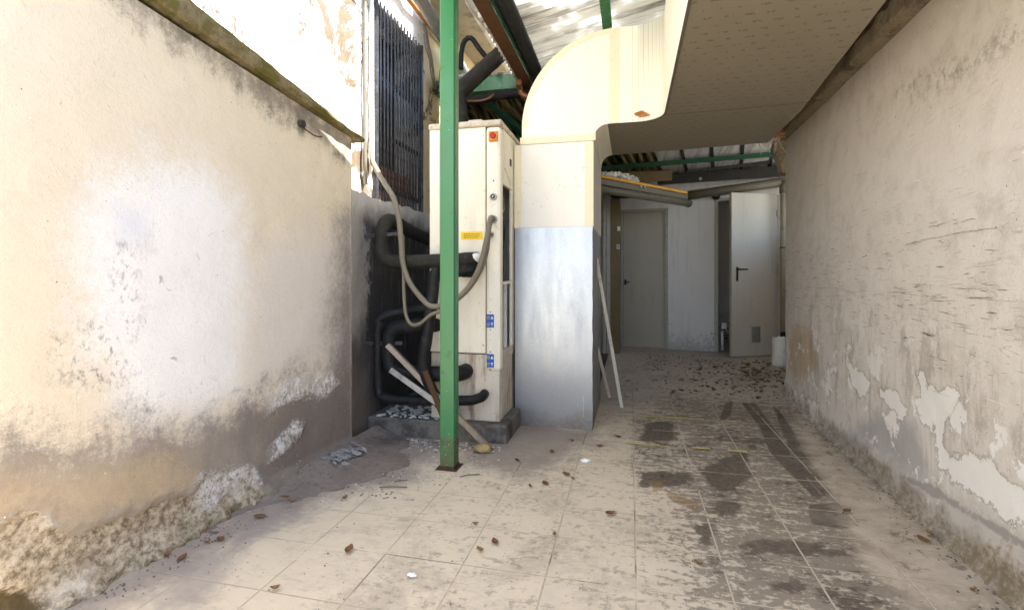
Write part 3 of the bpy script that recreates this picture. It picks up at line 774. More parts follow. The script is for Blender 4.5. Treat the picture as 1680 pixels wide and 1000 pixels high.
def mat_back_wall():
    s = S("grey_back_wall_dirty")
    p = s.pos()
    z = s.sep(p)[2]
    n2 = s.noise(p, 3, 6, 0.65)
    n3 = s.noise(p, 26, 6, 0.75)
    dr = s.noise(s.scale(p, (9, 9, .6)), 1.6, 5, 0.65)
    col = s.mix(n2, (0.69, 0.66, 0.63), (0.76, 0.73, 0.705))
    col = s.mix(s.mul(s.step(dr, 0.50, 0.70), 0.35), col, (0.46, 0.44, 0.43))
    low = s.step(s.add(z, s.mul(s.add(n3, -0.5), 0.9)), 0.30, -0.05)
    col = s.mix(s.mul(low, 0.55), col, (0.22, 0.20, 0.185))
    pe = s.mul(s.step(s.add(s.mul(n3, 0.5), s.mul(n2, 0.5)), 0.565, 0.575), s.step(z, 0.45, 0.25))
    col = s.mix(pe, col, (0.10, 0.09, 0.08))
    sp = s.mul(s.step(s.voro(p, 30), 0.10, 0.06), s.step(n2, 0.5, 0.58))
    col = s.mix(s.mul(sp, 0.7), col, (0.2, 0.18, 0.17))
    return s.out(col, 0.85, s.bump(s.add(n3, s.mul(pe, -1.0)), 0.3, 0.006), spec=0.15)
M['back_wall'] = mat_back_wall()
M['door'] = worn("beige_door_paint", (0.46, 0.42, 0.35), (0.40, 0.365, 0.305), 3, 0.55, amt=0.3, dirt=(0.27, 0.23, 0.18), streak=True)
M['door_frame'] = worn("grey_door_frame", (0.42, 0.40, 0.35), (0.36, 0.34, 0.30), 6, 0.5, amt=0.3)
M['handle'] = worn("black_handle", (0.015, 0.015, 0.016), (0.02, 0.02, 0.02), 10, 0.35, amt=0.1)
M['gutter'] = worn("olive_gutter", (0.14, 0.127, 0.09), (0.105, 0.094, 0.068), 5, 0.5, amt=0.4)
M['downpipe'] = worn("tan_downpipe", (0.34, 0.29, 0.20), (0.28, 0.235, 0.165), 5, 0.55, amt=0.4)
M['fascia'] = worn("black_fascia", (0.018, 0.018, 0.017), (0.03, 0.029, 0.027), 6, 0.75, amt=0.3)
M['shed'] = worn("grey_shed_panel", (0.36, 0.345, 0.30), (0.30, 0.285, 0.25), 5, 0.55, amt=0.3, streak=True)
M['brown_door'] = worn("brown_door_edge", (0.15, 0.105, 0.045), (0.20, 0.145, 0.065), 5, 0.55, amt=0.4)
M['ochre'] = worn("ochre_board", (0.62, 0.32, 0.045), (0.50, 0.26, 0.05), 7, 0.7, amt=0.3)
M['plastic'] = worn("white_plastic", (0.76, 0.75, 0.72), (0.68, 0.67, 0.63), 8, 0.5, amt=0.25)
M['red'] = worn("red_button", (0.42, 0.022, 0.012), (0.36, 0.02, 0.012), 10, 0.35, amt=0.2)
M['amber'] = worn("amber_plate", (0.62, 0.25, 0.03), (0.55, 0.21, 0.03), 10, 0.5, amt=0.25)
M['crack'] = worn('crack_dark', (0.10, 0.08, 0.062), (0.17, 0.14, 0.11), 30, 0.95, amt=0.2)
M['lip'] = worn('chipped_plaster', (0.72, 0.69, 0.65), (0.62, 0.59, 0.55), 30, 0.95, amt=0.15)
M['yellow'] = worn("yellow_label", (0.80, 0.55, 0.02), (0.74, 0.50, 0.03), 10, 0.5, amt=0.15)
M['ink'] = worn("label_ink", (0.30, 0.20, 0.02), (0.26, 0.17, 0.02), 10, 0.6, amt=0.1)
M['blue'] = worn("blue_tag", (0.02, 0.09, 0.40), (0.025, 0.11, 0.45), 10, 0.4, amt=0.12)
M['steel'] = worn("dull_steel", (0.42, 0.41, 0.39), (0.30, 0.29, 0.27), 12, 0.4, 0.7, amt=0.4)
M['white_mark'] = worn("white_mark", (0.8, 0.8, 0.8), (0.75, 0.75, 0.75), 10, 0.5, amt=0.1)
M['leaf_a'] = worn("brown_leaf", (0.17, 0.075, 0.028), (0.11, 0.055, 0.022), 30, 0.7, amt=0.3)
M['leaf_b'] = worn("dry_leaf", (0.22, 0.12, 0.055), (0.15, 0.08, 0.035), 30, 0.7, amt=0.3)
M['leaf_c'] = worn("dark_leaf", (0.075, 0.045, 0.025), (0.12, 0.07, 0.035), 30, 0.75, amt=0.3)
M['chip'] = worn("plaster_chips", (0.60, 0.58, 0.55), (0.42, 0.40, 0.37), 20, 0.9, amt=0.3)
M['chip_dark'] = worn("dark_crumbs", (0.10, 0.085, 0.07), (0.17, 0.15, 0.12), 20, 0.9, amt=0.3)
M['flake'] = worn('grey_flakes', (0.34, 0.33, 0.315), (0.20, 0.19, 0.18), 30, 0.9, amt=0.5)
M['sponge'] = worn("ochre_foam", (0.46, 0.33, 0.14), (0.38, 0.27, 0.12), 25, 0.95, amt=0.35, bump=0.5)
M['foam'] = worn("orange_foam", (0.48, 0.21, 0.07), (0.40, 0.17, 0.06), 20, 0.9, amt=0.3, bump=0.6)
M['straw'] = worn("pale_straw", (0.62, 0.57, 0.48), (0.70, 0.66, 0.58), 20, 0.8, amt=0.1)
M['roof'] = mat_roof("translucent_corrugated", (0.66, 0.64, 0.60), (0.56, 0.53, 0.48), (0.13, 0.095, 0.055), 0.46, 0, 0.85, 0.85)
M['clear'] = mat_roof('clear_sheet', (0.6, 0.6, 0.58), (0.5, 0.49, 0.45), (0.2, 0.17, 0.12), 0.6, 0, 0.25, 0.9)
M['roof_grey'] = mat_roof("grey_corrugated", (0.60, 0.59, 0.59), (0.48, 0.47, 0.46), (0.26, 0.24, 0.20), 0.10, 1, 0.5)
M['roof_yellow'] = mat_roof("yellowed_corrugated", (0.21, 0.165, 0.07), (0.16, 0.125, 0.05), (0.012, 0.011, 0.008), 0.0, 1, 0.97, 0.0)

# ------------------------------------------------------------------ setting: ground, tiled floor, pit
def sheet(name, mat, xs, ys, z, keep=None, uvf=None, attrs=None, zfun=None):
    nx, ny = len(xs), len(ys)
    X, Y = np.meshgrid(xs, ys)
    P = np.stack([X.ravel(), Y.ravel(), np.full(X.size, z, float)], 1)
    if zfun is not None:
        P[:, 2] += zfun(P)
    fs = []
    for j in range(ny - 1):
        for i in range(nx - 1):
            if keep is None or keep((xs[i] + xs[i + 1]) / 2, (ys[j] + ys[j + 1]) / 2):
                a = j * nx + i
                fs.append((a, a + 1, a + nx + 1, a + nx))
    me = bpy.data.meshes.new(name)
    me.from_pydata(P.tolist(), [], fs)
    if attrs:
        for k, v in attrs(P).items():
            set_attr(me, k, v)
    if uvf is not None:
        uv = uvf(P)
        lay = me.uv_layers.new(name='tiles')
        idx = np.zeros(len(me.loops), np.int32)
        me.loops.foreach_get('vertex_index', idx)
        lay.data.foreach_set('uv', uv[idx].astype(np.float32).ravel())
    me.polygons.foreach_set('use_smooth', [True] * len(me.polygons))
    me.materials.append(mat)
    o = bpy.data.objects.new(name, me)
    COL.objects.link(o)
    return o

tag(sheet('ground', M['ground'], [-60, -20, -6, 6, 20, 60], [-60, -20, -4, 9, 20, 60], -0.16), kind='structure')

PIT = (-0.95, -0.285, 3.50, 6.78)
xs = np.unique(np.concatenate([np.arange(-1.9, 1.5, 0.03), np.arange(1.5, 3.3, 0.1), np.arange(-2.6, -1.9, 0.1), [PIT[0], PIT[1]]]))
ys = np.unique(np.concatenate([np.arange(-3.0, 0.9, 0.2), np.arange(0.9, 5.0, 0.03), np.arange(5.0, 9.0, 0.1), [PIT[2], PIT[3]]]))
ROWS = [0.55, 0.84, 1.14, 1.437, 1.73, 2.0, 2.262, 2.50, 2.85, 3.20, 3.52, 3.84, 4.17, 4.50, 4.83, 5.2, 5.55, 5.9]
def floor_uv(P):
    return np.stack([(P[:, 0] + 0.287) / 0.305, np.interp(P[:, 1], ROWS, np.arange(len(ROWS)))], 1)
def smooth(a, b, v):
    t = np.clip((v - a) / (b - a), 0, 1)
    return t * t * (3 - 2 * t)
def floor_attrs(P):
    Q = P[:, :2]
    x, y = P[:, 0], P[:, 1]
    zone = smooth(-0.2, 0.45, x) * smooth(0.9, 1.6, y) * (1 - 0.75 * smooth(4.0, 5.0, y))
    zone = np.maximum(zone, 0.28 * smooth(-1.3, -.6, x))
    zone = np.maximum(zone, 0.75 * smooth(-0.15, 0.1, x) * smooth(2.45, 2.7, y) * (1 - smooth(3.7, 4.4, y)))
    mx = lambda names: np.max([sdf(Q, FL[k]) for k in names], 0)
    return dict(zone=zone,
                wet=mx(['s1', 's2', 's3', 's4', 's14']),
                dark=mx(['s5', 's6', 's7', 's8', 's9', 's10', 's11', 's12', 's13']) - 0.02,
                dirt=mx(['dirtleft', 'dirtduct']), greyp=mx(['grey1', 'grey2']), mud=sdf(Q, FL['mud']),
                rust=mx(['rust', 'rust2']),
                tiled=(1 - smooth(4.2, 5.0, y)) * smooth(-1.72, -1.6, x) * (1 - smooth(1.02, 1.2, x)))
fl = sheet('floor', M['floor'], xs, ys, 0.0,
           keep=lambda x, y: not (PIT[0] < x < PIT[1] and PIT[2] < y < PIT[3]), uvf=floor_uv, attrs=floor_attrs,
           zfun=lambda P: 0.004 * np.sin(P[:, 0] * 2.1) * np.sin(P[:, 1] * 1.7))
tag(fl, kind='structure')
m = MB()
x0, x1, y0, y1 = PIT
m._add([(x0, y0, -0.13), (x1, y0, -0.13), (x1, y1, -0.13), (x0, y1, -0.13)], [(0, 1, 2, 3)])
m._add([(x1, y0, 0.002), (x1, y1, 0.002), (x1, y1, -0.13), (x1, y0, -0.13)], [(0, 1, 2, 3)])
m._add([(x0, y0, 0.002), (x0, y1, 0.002), (x0, y1, -0.13), (x0, y0, -0.13)], [(3, 2, 1, 0)])
m._add([(x0, y1, 0.002), (x1, y1, 0.002), (x1, y1, -0.13), (x0, y1, -0.13)], [(0, 1, 2, 3)])
m._add([(x0, y0, 0.002), (x1, y0, 0.002), (x1, y0, -0.13), (x0, y0, -0.13)], [(3, 2, 1, 0)])
tag(m.build('pit_floor', M['pit'], fix=False), kind='structure')

# bank of dirt piled along the foot of the left wall near the plinth
def xl(y): return -1.765 + (y - 1.2) * 0.0943
bx = np.arange(0, 0.62, 0.02); by = np.arange(1.7, 3.0, 0.025)
vs, fs = [], []
for y in by:
    hh = 0.075 * float(smooth(1.75, 2.5, y))
    wd = 0.10 + 0.40 * float(smooth(1.8, 2.5, y)) * (1 - .6 * float(smooth(2.6, 2.95, y)))
    for d in bx:
        t = max(0, 1 - d / wd)
        nz = mnoise.fractal(Vector((d * 6, y * 6, 1)), 0.8, 2, 4) * 0.009 * min(1, t * 4)
        vs.append((xl(y) + 0.001 + d, y, hh * t * t + nz - 0.006 + 0.006 * (t > 0)))
n = len(bx)
for j in range(len(by) - 1):
    for i in range(n - 1):
        a = j * n + i
        fs.append((a, a + 1, a + n + 1, a + n))
m = MB(); m._add(vs, fs, True)
M['bank'] = mat_concrete("dirt_bank", (0.135, 0.108, 0.09), (0.30, 0.25, 0.21), (0.07, 0.056, 0.047), 6.0, 0.6, None, 0.8)
tag(m.build('dirt_bank', M['bank']), kind='structure')

# ------------------------------------------------------------------ left garden wall
def wall_grid(name, mat, xf, y_lo, y_hi, ztop, polys, sign, disp, parent, z_lo=-0.15, fine=0.018):
    ys_ = np.concatenate([np.arange(y_lo, 0.9, 0.12), np.arange(0.9, y_hi, fine), [y_hi]])
    nz = int(round((2.4 - z_lo) / (fine * 1.1)))
    P, fs = [], []
    for y in ys_:
        zt = ztop(y)
        for k in range(nz + 1):
            P.append((xf(y), y, z_lo + (zt - z_lo) * k / nz))
    P = np.array(P)
    A = {k: np.max([sdf(P[:, 1:], polys[q]) for q in v], 0) for k, v in disp.items()}
    P[:, 0] += sign * relief(P, A, name)
    w = nz + 1
    for j in range(len(ys_) - 1):
        for k in range(nz):
            a = j * w + k
            f = (a, a + w, a + w + 1, a + 1)
            fs.append(f if sign > 0 else f[::-1])
    me = bpy.data.meshes.new(name)
    me.from_pydata(P.tolist(), [], fs)
    for k, v in A.items():
        set_attr(me, k, v)
    me.polygons.foreach_set('use_smooth', [True] * len(fs))
    me.materials.append(mat)
    o = bpy.data.objects.new(name, me)
    COL.objects.link(o)
    return o

def relief(P, A, name):
    n = fbm(P, 9, 5)
    n2 = fbm(P + 5, 2.2, 3)
    d = 0.004 * n2 + 0.0015 * n
    if 'rubble' in A:
        e = A['rubble'] + 0.02 * n
        d += np.where(e > 0, -0.012 + 0.007 * n, 0)
        d += np.where((e < 0) & (e > -0.02), 0.003, 0)
        d += 0.05 * smooth(0.10, -0.02, P[:, 2]) * (1 + n)
        d += np.where(A['olive'] > 0, -0.02, 0)
        d += np.where(A['crust'] + 0.01 * n > 0, 0.008 + 0.004 * n, 0)
    else:
        d += np.where(A['peel'] + 0.012 * n > 0, -0.003, 0)
        d += 0.03 * smooth(0.06, -0.02, P[:, 2]) * (1 + n)
        d += 0.012 * smooth(0.19, 0.10, P[:, 2])
    return d

L_END = 2.70
def ltop(y): return 2.10 - 0.145 * (y - 1.2)
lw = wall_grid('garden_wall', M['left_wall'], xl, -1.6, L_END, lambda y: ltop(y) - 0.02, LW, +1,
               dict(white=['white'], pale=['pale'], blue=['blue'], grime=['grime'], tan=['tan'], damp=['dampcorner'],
                    soot=['ledgestain'], mould=['mould', 'mould2'], rubble=['rubble'], crust=['crust', 'crust2', 'crust3'], olive=['olive']), None)
lw['_o'] = (0.0, 0.0, 0.0)
tag(lw, 'low cream plaster wall with white bloom and crumbled brown foot under a mossy coping', 'wall')
m = MB()
m._add([(xl(L_END), L_END, -0.15), (-1.785, L_END, -0.15), (-1.785, L_END, ltop(L_END) - 0.02), (xl(L_END), L_END, ltop(L_END) - 0.02)], [(0, 1, 2, 3)])
m._add([(xl(-1.6), -1.6, -0.15), (-2.1, -1.6, -0.15), (-2.1, -1.6, ltop(-1.6)), (xl(-1.6), -1.6, ltop(-1.6))], [(3, 2, 1, 0)])
m.build('wall_end', M['plinth'], lw)
# coping: tapering mossy slab, front edge rough
vs, fs = [], []
ny = 150
for j in range(ny + 1):
    y = -1.6 + (L_END + 0.06 + 1.6) * j / ny
    xo = xl(y) + 0.05 + 0.006 * mnoise.fractal(Vector((1, y * 5, 0)), .8, 2, 4)
    lo = 2.105 - 0.16 * (y - 1.2)
    th = max(0.022, 0.125 - 0.072 * (y - 1.2) if y > 1.2 else 0.125)
    lo += 0.006 * mnoise.fractal(Vector((2, y * 8, 0)), .8, 2, 4)
    hi = lo + th + 0.005 * mnoise.fractal(Vector((3, y * 6, 0)), .8, 2, 4)
    ring = [(-1.79, y, lo), (xo - 0.012, y, lo - 0.004), (xo, y, lo + 0.012), (xo + 0.003 * math.sin(y * 40), y, (lo + hi) / 2), (xo - 0.004, y, hi - 0.006), (xo - 0.014, y, hi), (-1.79, y, hi + 0.015)]
    vs += ring
k = 7
for j in range(ny):
    for i in range(k):
        i2 = (i + 1) % k
        fs.append((j * k + i, j * k + i2, (j + 1) * k + i2, (j + 1) * k + i))
fs += [tuple(range(k)), tuple(range(ny * k, ny * k + k))[::-1]]
m = MB(); m._add(vs, fs, False)
m.build('coping', M['mossy'], lw)
# hollow with a broken pipe stub under the coping
m = MB()
m.tube([(xl(2.27) - 0.02, 2.272, 1.83), (xl(2.27) + 0.022, 2.272, 1.825)], 0.020, 12)
m.build('pipe_stub', M['black_in'], lw)
m = MB()
m.tube([(xl(2.3) + .01, 2.285, 1.81), (xl(2.33) + .03, 2.33, 1.785), (xl(2.4) + .02, 2.395, 1.79), (xl(2.42) + .015, 2.42, 1.80)], 0.0035, 6, step=.02)
m.build('exposed_wire', M['rust'], lw)

# ------------------------------------------------------------------ upper house wall with barred window
hw = thing('house_wall', 'tall sunlit wall of flaking white limewash behind the mossy coping, with a barred window', 'house wall', (-1.8, 3.0, 0.0))
WY0, WY1, WZ0, WZ1 = 3.24, 4.04, 1.57, 3.0
m = MB()
def rough_panel(m, y0, y1, z0, z1, x=-1.78, st=0.05):
    ny, nz = max(1, int((y1 - y0) / st)), max(1, int((z1 - z0) / st))
    vs, fs = [], []
    for j in range(ny + 1):
        for k_ in range(nz + 1):
            y, z = y0 + (y1 - y0) * j / ny, z0 + (z1 - z0) * k_ / nz
            vs.append((x + 0.014 * mnoise.fractal(Vector((0, y * 3, z * 3)), .8, 2, 5), y, z))
    for j in range(ny):
        for k_ in range(nz):
            a = j * (nz + 1) + k_
            fs.append((a, a + nz + 1, a + nz + 2, a + 1))
    m._add(vs, fs, True)
rough_panel(m, -1.6, WY0, 1.5, 4.2)
rough_panel(m, WY1, 8.4, -0.16, 4.2)
rough_panel(m, WY0, WY1, WZ1, 4.2)
m.box((-2.05, -1.6, 4.2), (-1.77, 8.4, 4.24))
# reveals of the window opening
m._add([(-1.775, WY0, WZ0), (-2.0, WY0, WZ0), (-2.0, WY0, WZ1), (-1.775, WY0, WZ1)], [(3, 2, 1, 0)])
m._add([(-1.775, WY1, WZ0), (-2.0, WY1, WZ0), (-2.0, WY1, WZ1), (-1.775, WY1, WZ1)], [(0, 1, 2, 3)])
m._add([(-1.775, WY0, WZ1), (-2.0, WY0, WZ1), (-2.0, WY1, WZ1), (-1.775, WY1, WZ1)], [(0, 1, 2, 3)])
m.build('upper_wall', M['house'], hw, fix=False)
# damp lower projection with a broken sill edge
vs, fs = [], []
yy = np.arange(L_END - 0.02, 4.45, 0.04); zz = np.linspace(-0.15, 1.57, 44)
for y in yy:
    for k_, z in enumerate(zz):
        x = -1.69 + 0.045 * (1 - float(smooth(2.72, 3.0, y))) + 0.010 * mnoise.fractal(Vector((7, y * 4, z * 4)), .8, 2, 5)
        zt = z + (0.018 * mnoise.fractal(Vector((0, y * 7, 3)), .8, 2, 4) if k_ == len(zz) - 1 else 0)
        vs.append((x, y, zt))
    vs.append((-1.80, y, 1.56))
w = len(zz) + 1
for j in range(len(yy) - 1):
    for k_ in range(w - 1):
        a = j * w + k_
        fs.append((a, a + w, a + w + 1, a + 1))
m = MB(); m._add(vs, fs, False)
m.build('lower_wall', M['damp'], hw, fix=False)
m = MB()
m.box((-2.02, WY0 - .02, WZ0), (-2.0, WY1 + .02, WZ1))
m.build('window_recess', M['dark_glass'], hw)
m = MB()
for r_ in range(5):
    for c_ in range(4):
        y = WY0 + 0.015 + c_ * 0.2 + (0.1 if r_ % 2 else 0)
        z = WZ0 + 0.005 + r_ * 0.062
        if y + 0.18 < WY1 + 0.02:
            m.box((-1.97 - random.random() * .01, y, z), (-1.86 + random.random() * .012, min(y + 0.19, WY1 - .005), z + 0.056))
m.build('brick_infill', M['brick'], hw, bevel=0.004)
g = MB()
g.box((-1.785, WY0 - .012, WZ0 - .005), (-1.745, WY0 + .02, WZ1 + .02)); g.box((-1.785, WY1 - .022, WZ0 - .005), (-1.745, WY1 + .01, WZ1 + .02))
for z in (1.66, 2.06, 2.46, 2.86):
    g.box((-1.778, WY0 + .02, z), (-1.766, WY1 - .022, z + .035))
grille = g.build('window_grille', M['black_metal'], hw, bevel=0.002)
bar0 = None
for i in range(13):
    y = WY0 + 0.062 + i * 0.0555
    if bar0 is None:
        b = MB(); b.tube([(-1.754, WY0 + .062, WZ0), (-1.754, WY0 + .062, WZ1 + .012)], .0085, 12)
        bar0 = b.build('bar', M['black_metal'], grille)
    else:
        c = bar0.copy(); COL.objects.link(c); c.parent = grille
        c.location = (random.uniform(-.002, .002), i * 0.0555 + random.uniform(-.003, .003), 0)

# pipes and cables fixed to the house wall
m = MB(); m.tube([(-1.752, 3.085, 1.66), (-1.755, 3.08, 2.4), (-1.75, 3.085, 3.9)], 0.013, 10, step=.2, jitter=.1)
tag(m.build('wall_pipe', M['conduit'], None), 'thin dusty brown pipe running straight up the white wall beside the window bars', 'pipe')
m = MB(); m.tube([(-1.745, 3.165, 1.80), (-1.75, 3.165, 2.5), (-1.75, 3.165, 3.9)], 0.017, 10, step=.012, ridge=.05)
tag(m.build('conduit', M['conduit_white'], None), 'ribbed white conduit climbing along the left edge of the window bars', 'conduit')
m = MB()
for i in range(7):
    o = random.uniform(-.03, .03)
    m.tube([(-1.755, 4.10 + o, 3.2 + random.uniform(-.08, .1)), (-1.73 + random.uniform(0, .03), 4.10 + o * 1.4, 3.0), (-1.72 + random.uniform(0, .03), 4.16 + o, 2.85), (-1.73, 4.26 + o, 2.76 + random.uniform(-.03, .03)), (-1.75, 4.40, 2.80 + o), (-1.755, 4.46, 2.95 + o)], 0.006, 6, step=.03)
tag(m.build('cable_bundle', M['conduit'], None), 'loose bundle of thin cables sagging on the yellow wall right of the window bars', 'cables')
m = MB(); m.tube([(-1.735, 3.2, 3.26), (-1.735, 4.2, 3.25), (-1.735, 5.8, 3.24)], 0.02, 10, step=.3)
tag(m.build('gas_pipe', M['orange'], None), 'rusty orange pipe running level along the wall above the window bars', 'pipe')
m = MB(); m.tube([(-1.60, 2.9, 3.25), (-1.60, 3.66, 3.20), (-1.60, 4.1, 3.13), (-1.6, 4.7, 3.04)], 0.055, 14, step=.1, jitter=.05)
tag(m.build('vent_pipe', M['grey_pipe'], None), 'thick grey pipe sloping under the roof edge above the orange pipe', 'pipe')
fl_ = thing('floodlight', 'small grey floodlight half hidden behind the green post, on the yellow wall', 'floodlight', (-1.72, 4.36, 2.76))
m = MB(); m.prism([(4.30, 2.70), (4.44, 2.70), (4.44, 2.85), (4.33, 2.83)], -1.70, -1.56, 'X'); m.build('housing', M['grey_pipe'], fl_, bevel=.006)
m = MB(); m.box((-1.695, 4.285, 2.705), (-1.565, 4.30, 2.83)); m.build('lens', M['steel'], fl_, bevel=.002)
m = MB(); m.box((-1.78, 4.35, 2.74), (-1.70, 4.40, 2.79)); m.build('bracket', M['black_metal'], fl_)
m = MB()
vs = []
m.prism([(-1.80, 3.50), (-1.43, 3.46), (-1.40, 3.48), (-1.40, 3.62), (-1.44, 3.66), (-1.80, 3.68)], 3.9, 8.3, 'Y')
tag(m.build('eave_beam', M['eave'], None, bevel=.01), 'stained concrete eave jutting from the yellow wall above the cables', 'eave')

# ------------------------------------------------------------------ right wall with its ledge
def xr(y): return 1.214 + (y - 1.947) * 0.0307
R_END = 4.75
rw = wall_grid('boundary_wall', M['right_wall'], xr, -1.6, R_END, lambda y: 2.2, RW, -1,
               dict(peel=['peel', 'peel2', 'peel3', 'peel4', 'peel5', 'peel6'], grey=['grey'], lowband=['lowband'], moss=['moss'],
                    greyline=['greyline'], tanp=['tanp'], streak=['streak']), None)
rw['_o'] = (0.0, 0.0, 0.0)
tag(rw, 'long beige plaster wall with hairline cracks and grey peeling patches along its foot, under the air duct', 'wall')
m = MB()
m._add([(xr(R_END), R_END, -.15), (xr(R_END) + .25, R_END, -.15), (xr(R_END) + .25, R_END, 2.2), (xr(R_END), R_END, 2.2)], [(3, 2, 1, 0)])
m._add([(xr(R_END) + .25, R_END, -.15), (1.45, -1.6, -.15), (1.45, -1.6, 2.2), (xr(R_END) + .25, R_END, 2.2)], [(3, 2, 1, 0)])
m._add([(xr(-1.6), -1.6, -.15), (1.45, -1.6, -.15), (1.45, -1.6, 2.2), (xr(-1.6), -1.6, 2.2)], [(0, 1, 2, 3)])
m.build('wall_back', M['plinth'], rw)
vs, fs = [], []
ny = 160
for j in range(ny + 1):
    y = -1.6 + (R_END + 0.05 + 1.6) * j / ny
    q = lambda a, sc=6: mnoise.fractal(Vector((a, y * sc, 0)), .8, 2, 5)
    xo = xr(y) - 0.075 - 0.008 * q(1)
    vs += [(xr(y) + .26, y, 2.20), (xr(y) - .001, y, 2.201), (xo + .010, y, 2.203 + .008 * q(2)), (xo, y, 2.218 + .008 * q(3)), (xo - .004 * q(4), y, 2.26), (xo + .004, y, 2.305 + .007 * q(5)), (xo + .02, y, 2.32), (xr(y) + .26, y, 2.335)]
k = 8
for j in range(ny):
    for i in range(k):
        i2 = (i + 1) % k
        fs.append((j * k + i, j * k + i2, (j + 1) * k + i2, (j + 1) * k + i))
fs += [tuple(range(k)), tuple(range(ny * k, ny * k + k))[::-1]]
m = MB(); m._add(vs, fs, False)
m.build('ledge', M['ledge'], rw)
m = MB()
P0 = [(xr(4.7) - .085, 2.215), (xr(4.7) - .075, 2.10), (xr(4.7) - .045, 2.02), (xr(4.7) - .03, 1.93), (xr(4.7) + .12, 1.90), (xr(4.7) + .12, 2.215)]
m.prism(P0, R_END - .012, R_END + .12, 'Y')
m.build('broken_corbel', M['ledge'], rw, bevel=.012)

# hairline cracks and chipped lips: thin tapering slivers in the plaster face
def wall_sliver(m, y0, z0, ln, th, slope, off=.0016, jag=.35):
    n = max(4, int(ln / .012))
    up, dn = [], []
    zc = z0
    for i in range(n + 1):
        t = i / n
        y = y0 + ln * t
        zc += slope * ln / n + random.gauss(0, th * jag)
        w_ = th * (math.sin(math.pi * min(.97, max(.03, t))) ** .6) * random.uniform(.35, 1.1)
        x = xr(y) - off - .0045
        up.append((x, y, zc + w_ / 2)); dn.append((x, y, zc - w_ / 2))
    k = n + 1
    m._add(up + dn, [(i, i + 1, k + i + 1, k + i) for i in range(n)])
rs_ = random.getstate(); random.seed(21)
mc, ml = MB(), MB()
for i in range(430):
    u_ = random.random()
    if u_ < .55: z = random.gauss(.93, .10)
    elif u_ < .78: z = random.gauss(1.22, .10)
    elif u_ < .92: z = random.gauss(.70, .09)
    else: z = random.uniform(1.3, 2.05)
    y = 1.35 + 3.3 * random.random() ** .8
    ln = min(.34, math.exp(random.gauss(-3.0, .65)))
    th = random.uniform(.0012, .0038) * (.6 if z > 1.3 else 1)
    wall_sliver(mc, y, z, ln, th, random.gauss(.01, .05))
    if random.random() < .22:
        wall_sliver(ml, y + random.uniform(0, ln * .5), z - th - random.uniform(0, .004), ln * random.uniform(.2, .5), random.uniform(.003, .008), .02, .0012, .3)
for z, ya, yb in ((.955, 1.5, 4.3), (.885, 1.8, 3.9), (1.005, 1.4, 3.2), (1.20, 1.4, 2.5)):
    y = ya
    while y < yb:
        ln = random.uniform(.05, .3)
        if random.random() < .62: wall_sliver(mc, y, z + random.gauss(0, .006), ln, random.uniform(.001, .0026), random.gauss(0, .02))
        y += ln * random.uniform(.8, 1.4)
wall_sliver(ml, 1.98, .615, .13, .0035, .01, .0012, .1)
mc.build('hairline_cracks', M['crack'], rw, fix=False); ml.build('chipped_lips', M['lip'], rw, fix=False)
random.setstate(rs_)

# ------------------------------------------------------------------ green post
po = thing('steel_post', 'green painted square steel post standing on the tiles in front of the cream cabinet', 'post', (-0.96, 2.58, 0.0))
m = MB(); m.box((-1.0, 2.54, 0.0), (-0.920, 2.62, 2.70)); m.build('shaft', M['post'], po, bevel=.004, seg=3)
m = MB(); m.box((-1.003, 2.537, 0.0), (-0.917, 2.623, 0.022)); m.box((-1.02, 2.52, -.002), (-0.90, 2.64, 0.007))
m.build('rusty_foot', M['rust'], po, bevel=.002)
m = MB(); m.box((-0.9205, 2.556, 0.06), (-0.9165, 2.604, 2.70)); m.build('side_strip', M['post'], po)

# ------------------------------------------------------------------ plinth and cooling unit
m = MB()
m.box((-1.69, 3.0, -0.02), (-0.745, 4.3, 0.117))
tag(m.build('concrete_plinth', M['plinth'], None, bevel=.012), 'low dirty concrete plinth under the tall cream cabinet', 'plinth')

AX0, AX1, AY0, AY1 = -1.274, -0.795, 3.06, 3.80
ac = thing('cooling_unit', 'tall cream metal cabinet with red stop button and rusty base on the plinth', 'air conditioner', (-1.03, 3.4, 0.117))
def P_(lo, hi, name, mat, bev=.004, parent=None):
    m = MB(); m.box(lo, hi); return m.build(name, M[mat], parent or ac, bevel=bev)
front = P_((-1.200, AY0, .548), (-.897, AY0 + .02, 1.985), 'front_panel', 'ac')
for z in (.60, 1.2, 1.93):
    m = MB(); m.disc_y((-.91, AY0 + .001, z), .006, .004, 10); m.build('screw', M['steel'], front)
P_((AX0, AY0 - .006, .548), (-1.203, AY0 + .04, 1.985), 'corner_strip', 'ac', .006)
cp = P_((-.894, AY0 - .006, .44), (AX1, AY0 + .07, 1.985), 'corner_strip', 'ac', .022)
P_((AX0 + .005, AY0 + .012, .117), (AX1 - .012, AY0 + .05, .540), 'base_panel', 'ac_low', .004)
P_((AX0 + .001, AY0 + .04, .117), (AX0 + .02, AY1, 1.985), 'side_panel', 'ac')
P_((AX0 + .02, AY1 - .02, .117), (AX1 - .002, AY1, 1.985), 'back_panel', 'ac')
P_((AX1 - .022, AY0 + .07, 1.63), (AX1 - .001, AY1 - .001, 1.985), 'side_panel', 'ac')
P_((AX1 - .025, AY0 + .07, .117), (AX1 - .012, AY1 - .001, .50), 'side_panel', 'ac_low')
P_((AX1 - .03, AY0 + .07, .50), (AX1 - .003, AY1 - .001, .56), 'side_rail', 'ac_low')
P_((AX1 - .022, 3.37, .56), (AX1 - .001, AY1 - .001, 1.63), 'side_panel', 'ac')
P_((AX1 - .03, 3.13, .985), (AX1 - .004, 3.37, 1.005), 'side_rail', 'ac', .002)
P_((AX1 - .035, 3.255, .56), (AX1 - .015, 3.285, .985), 'side_rail', 'plastic', .002)
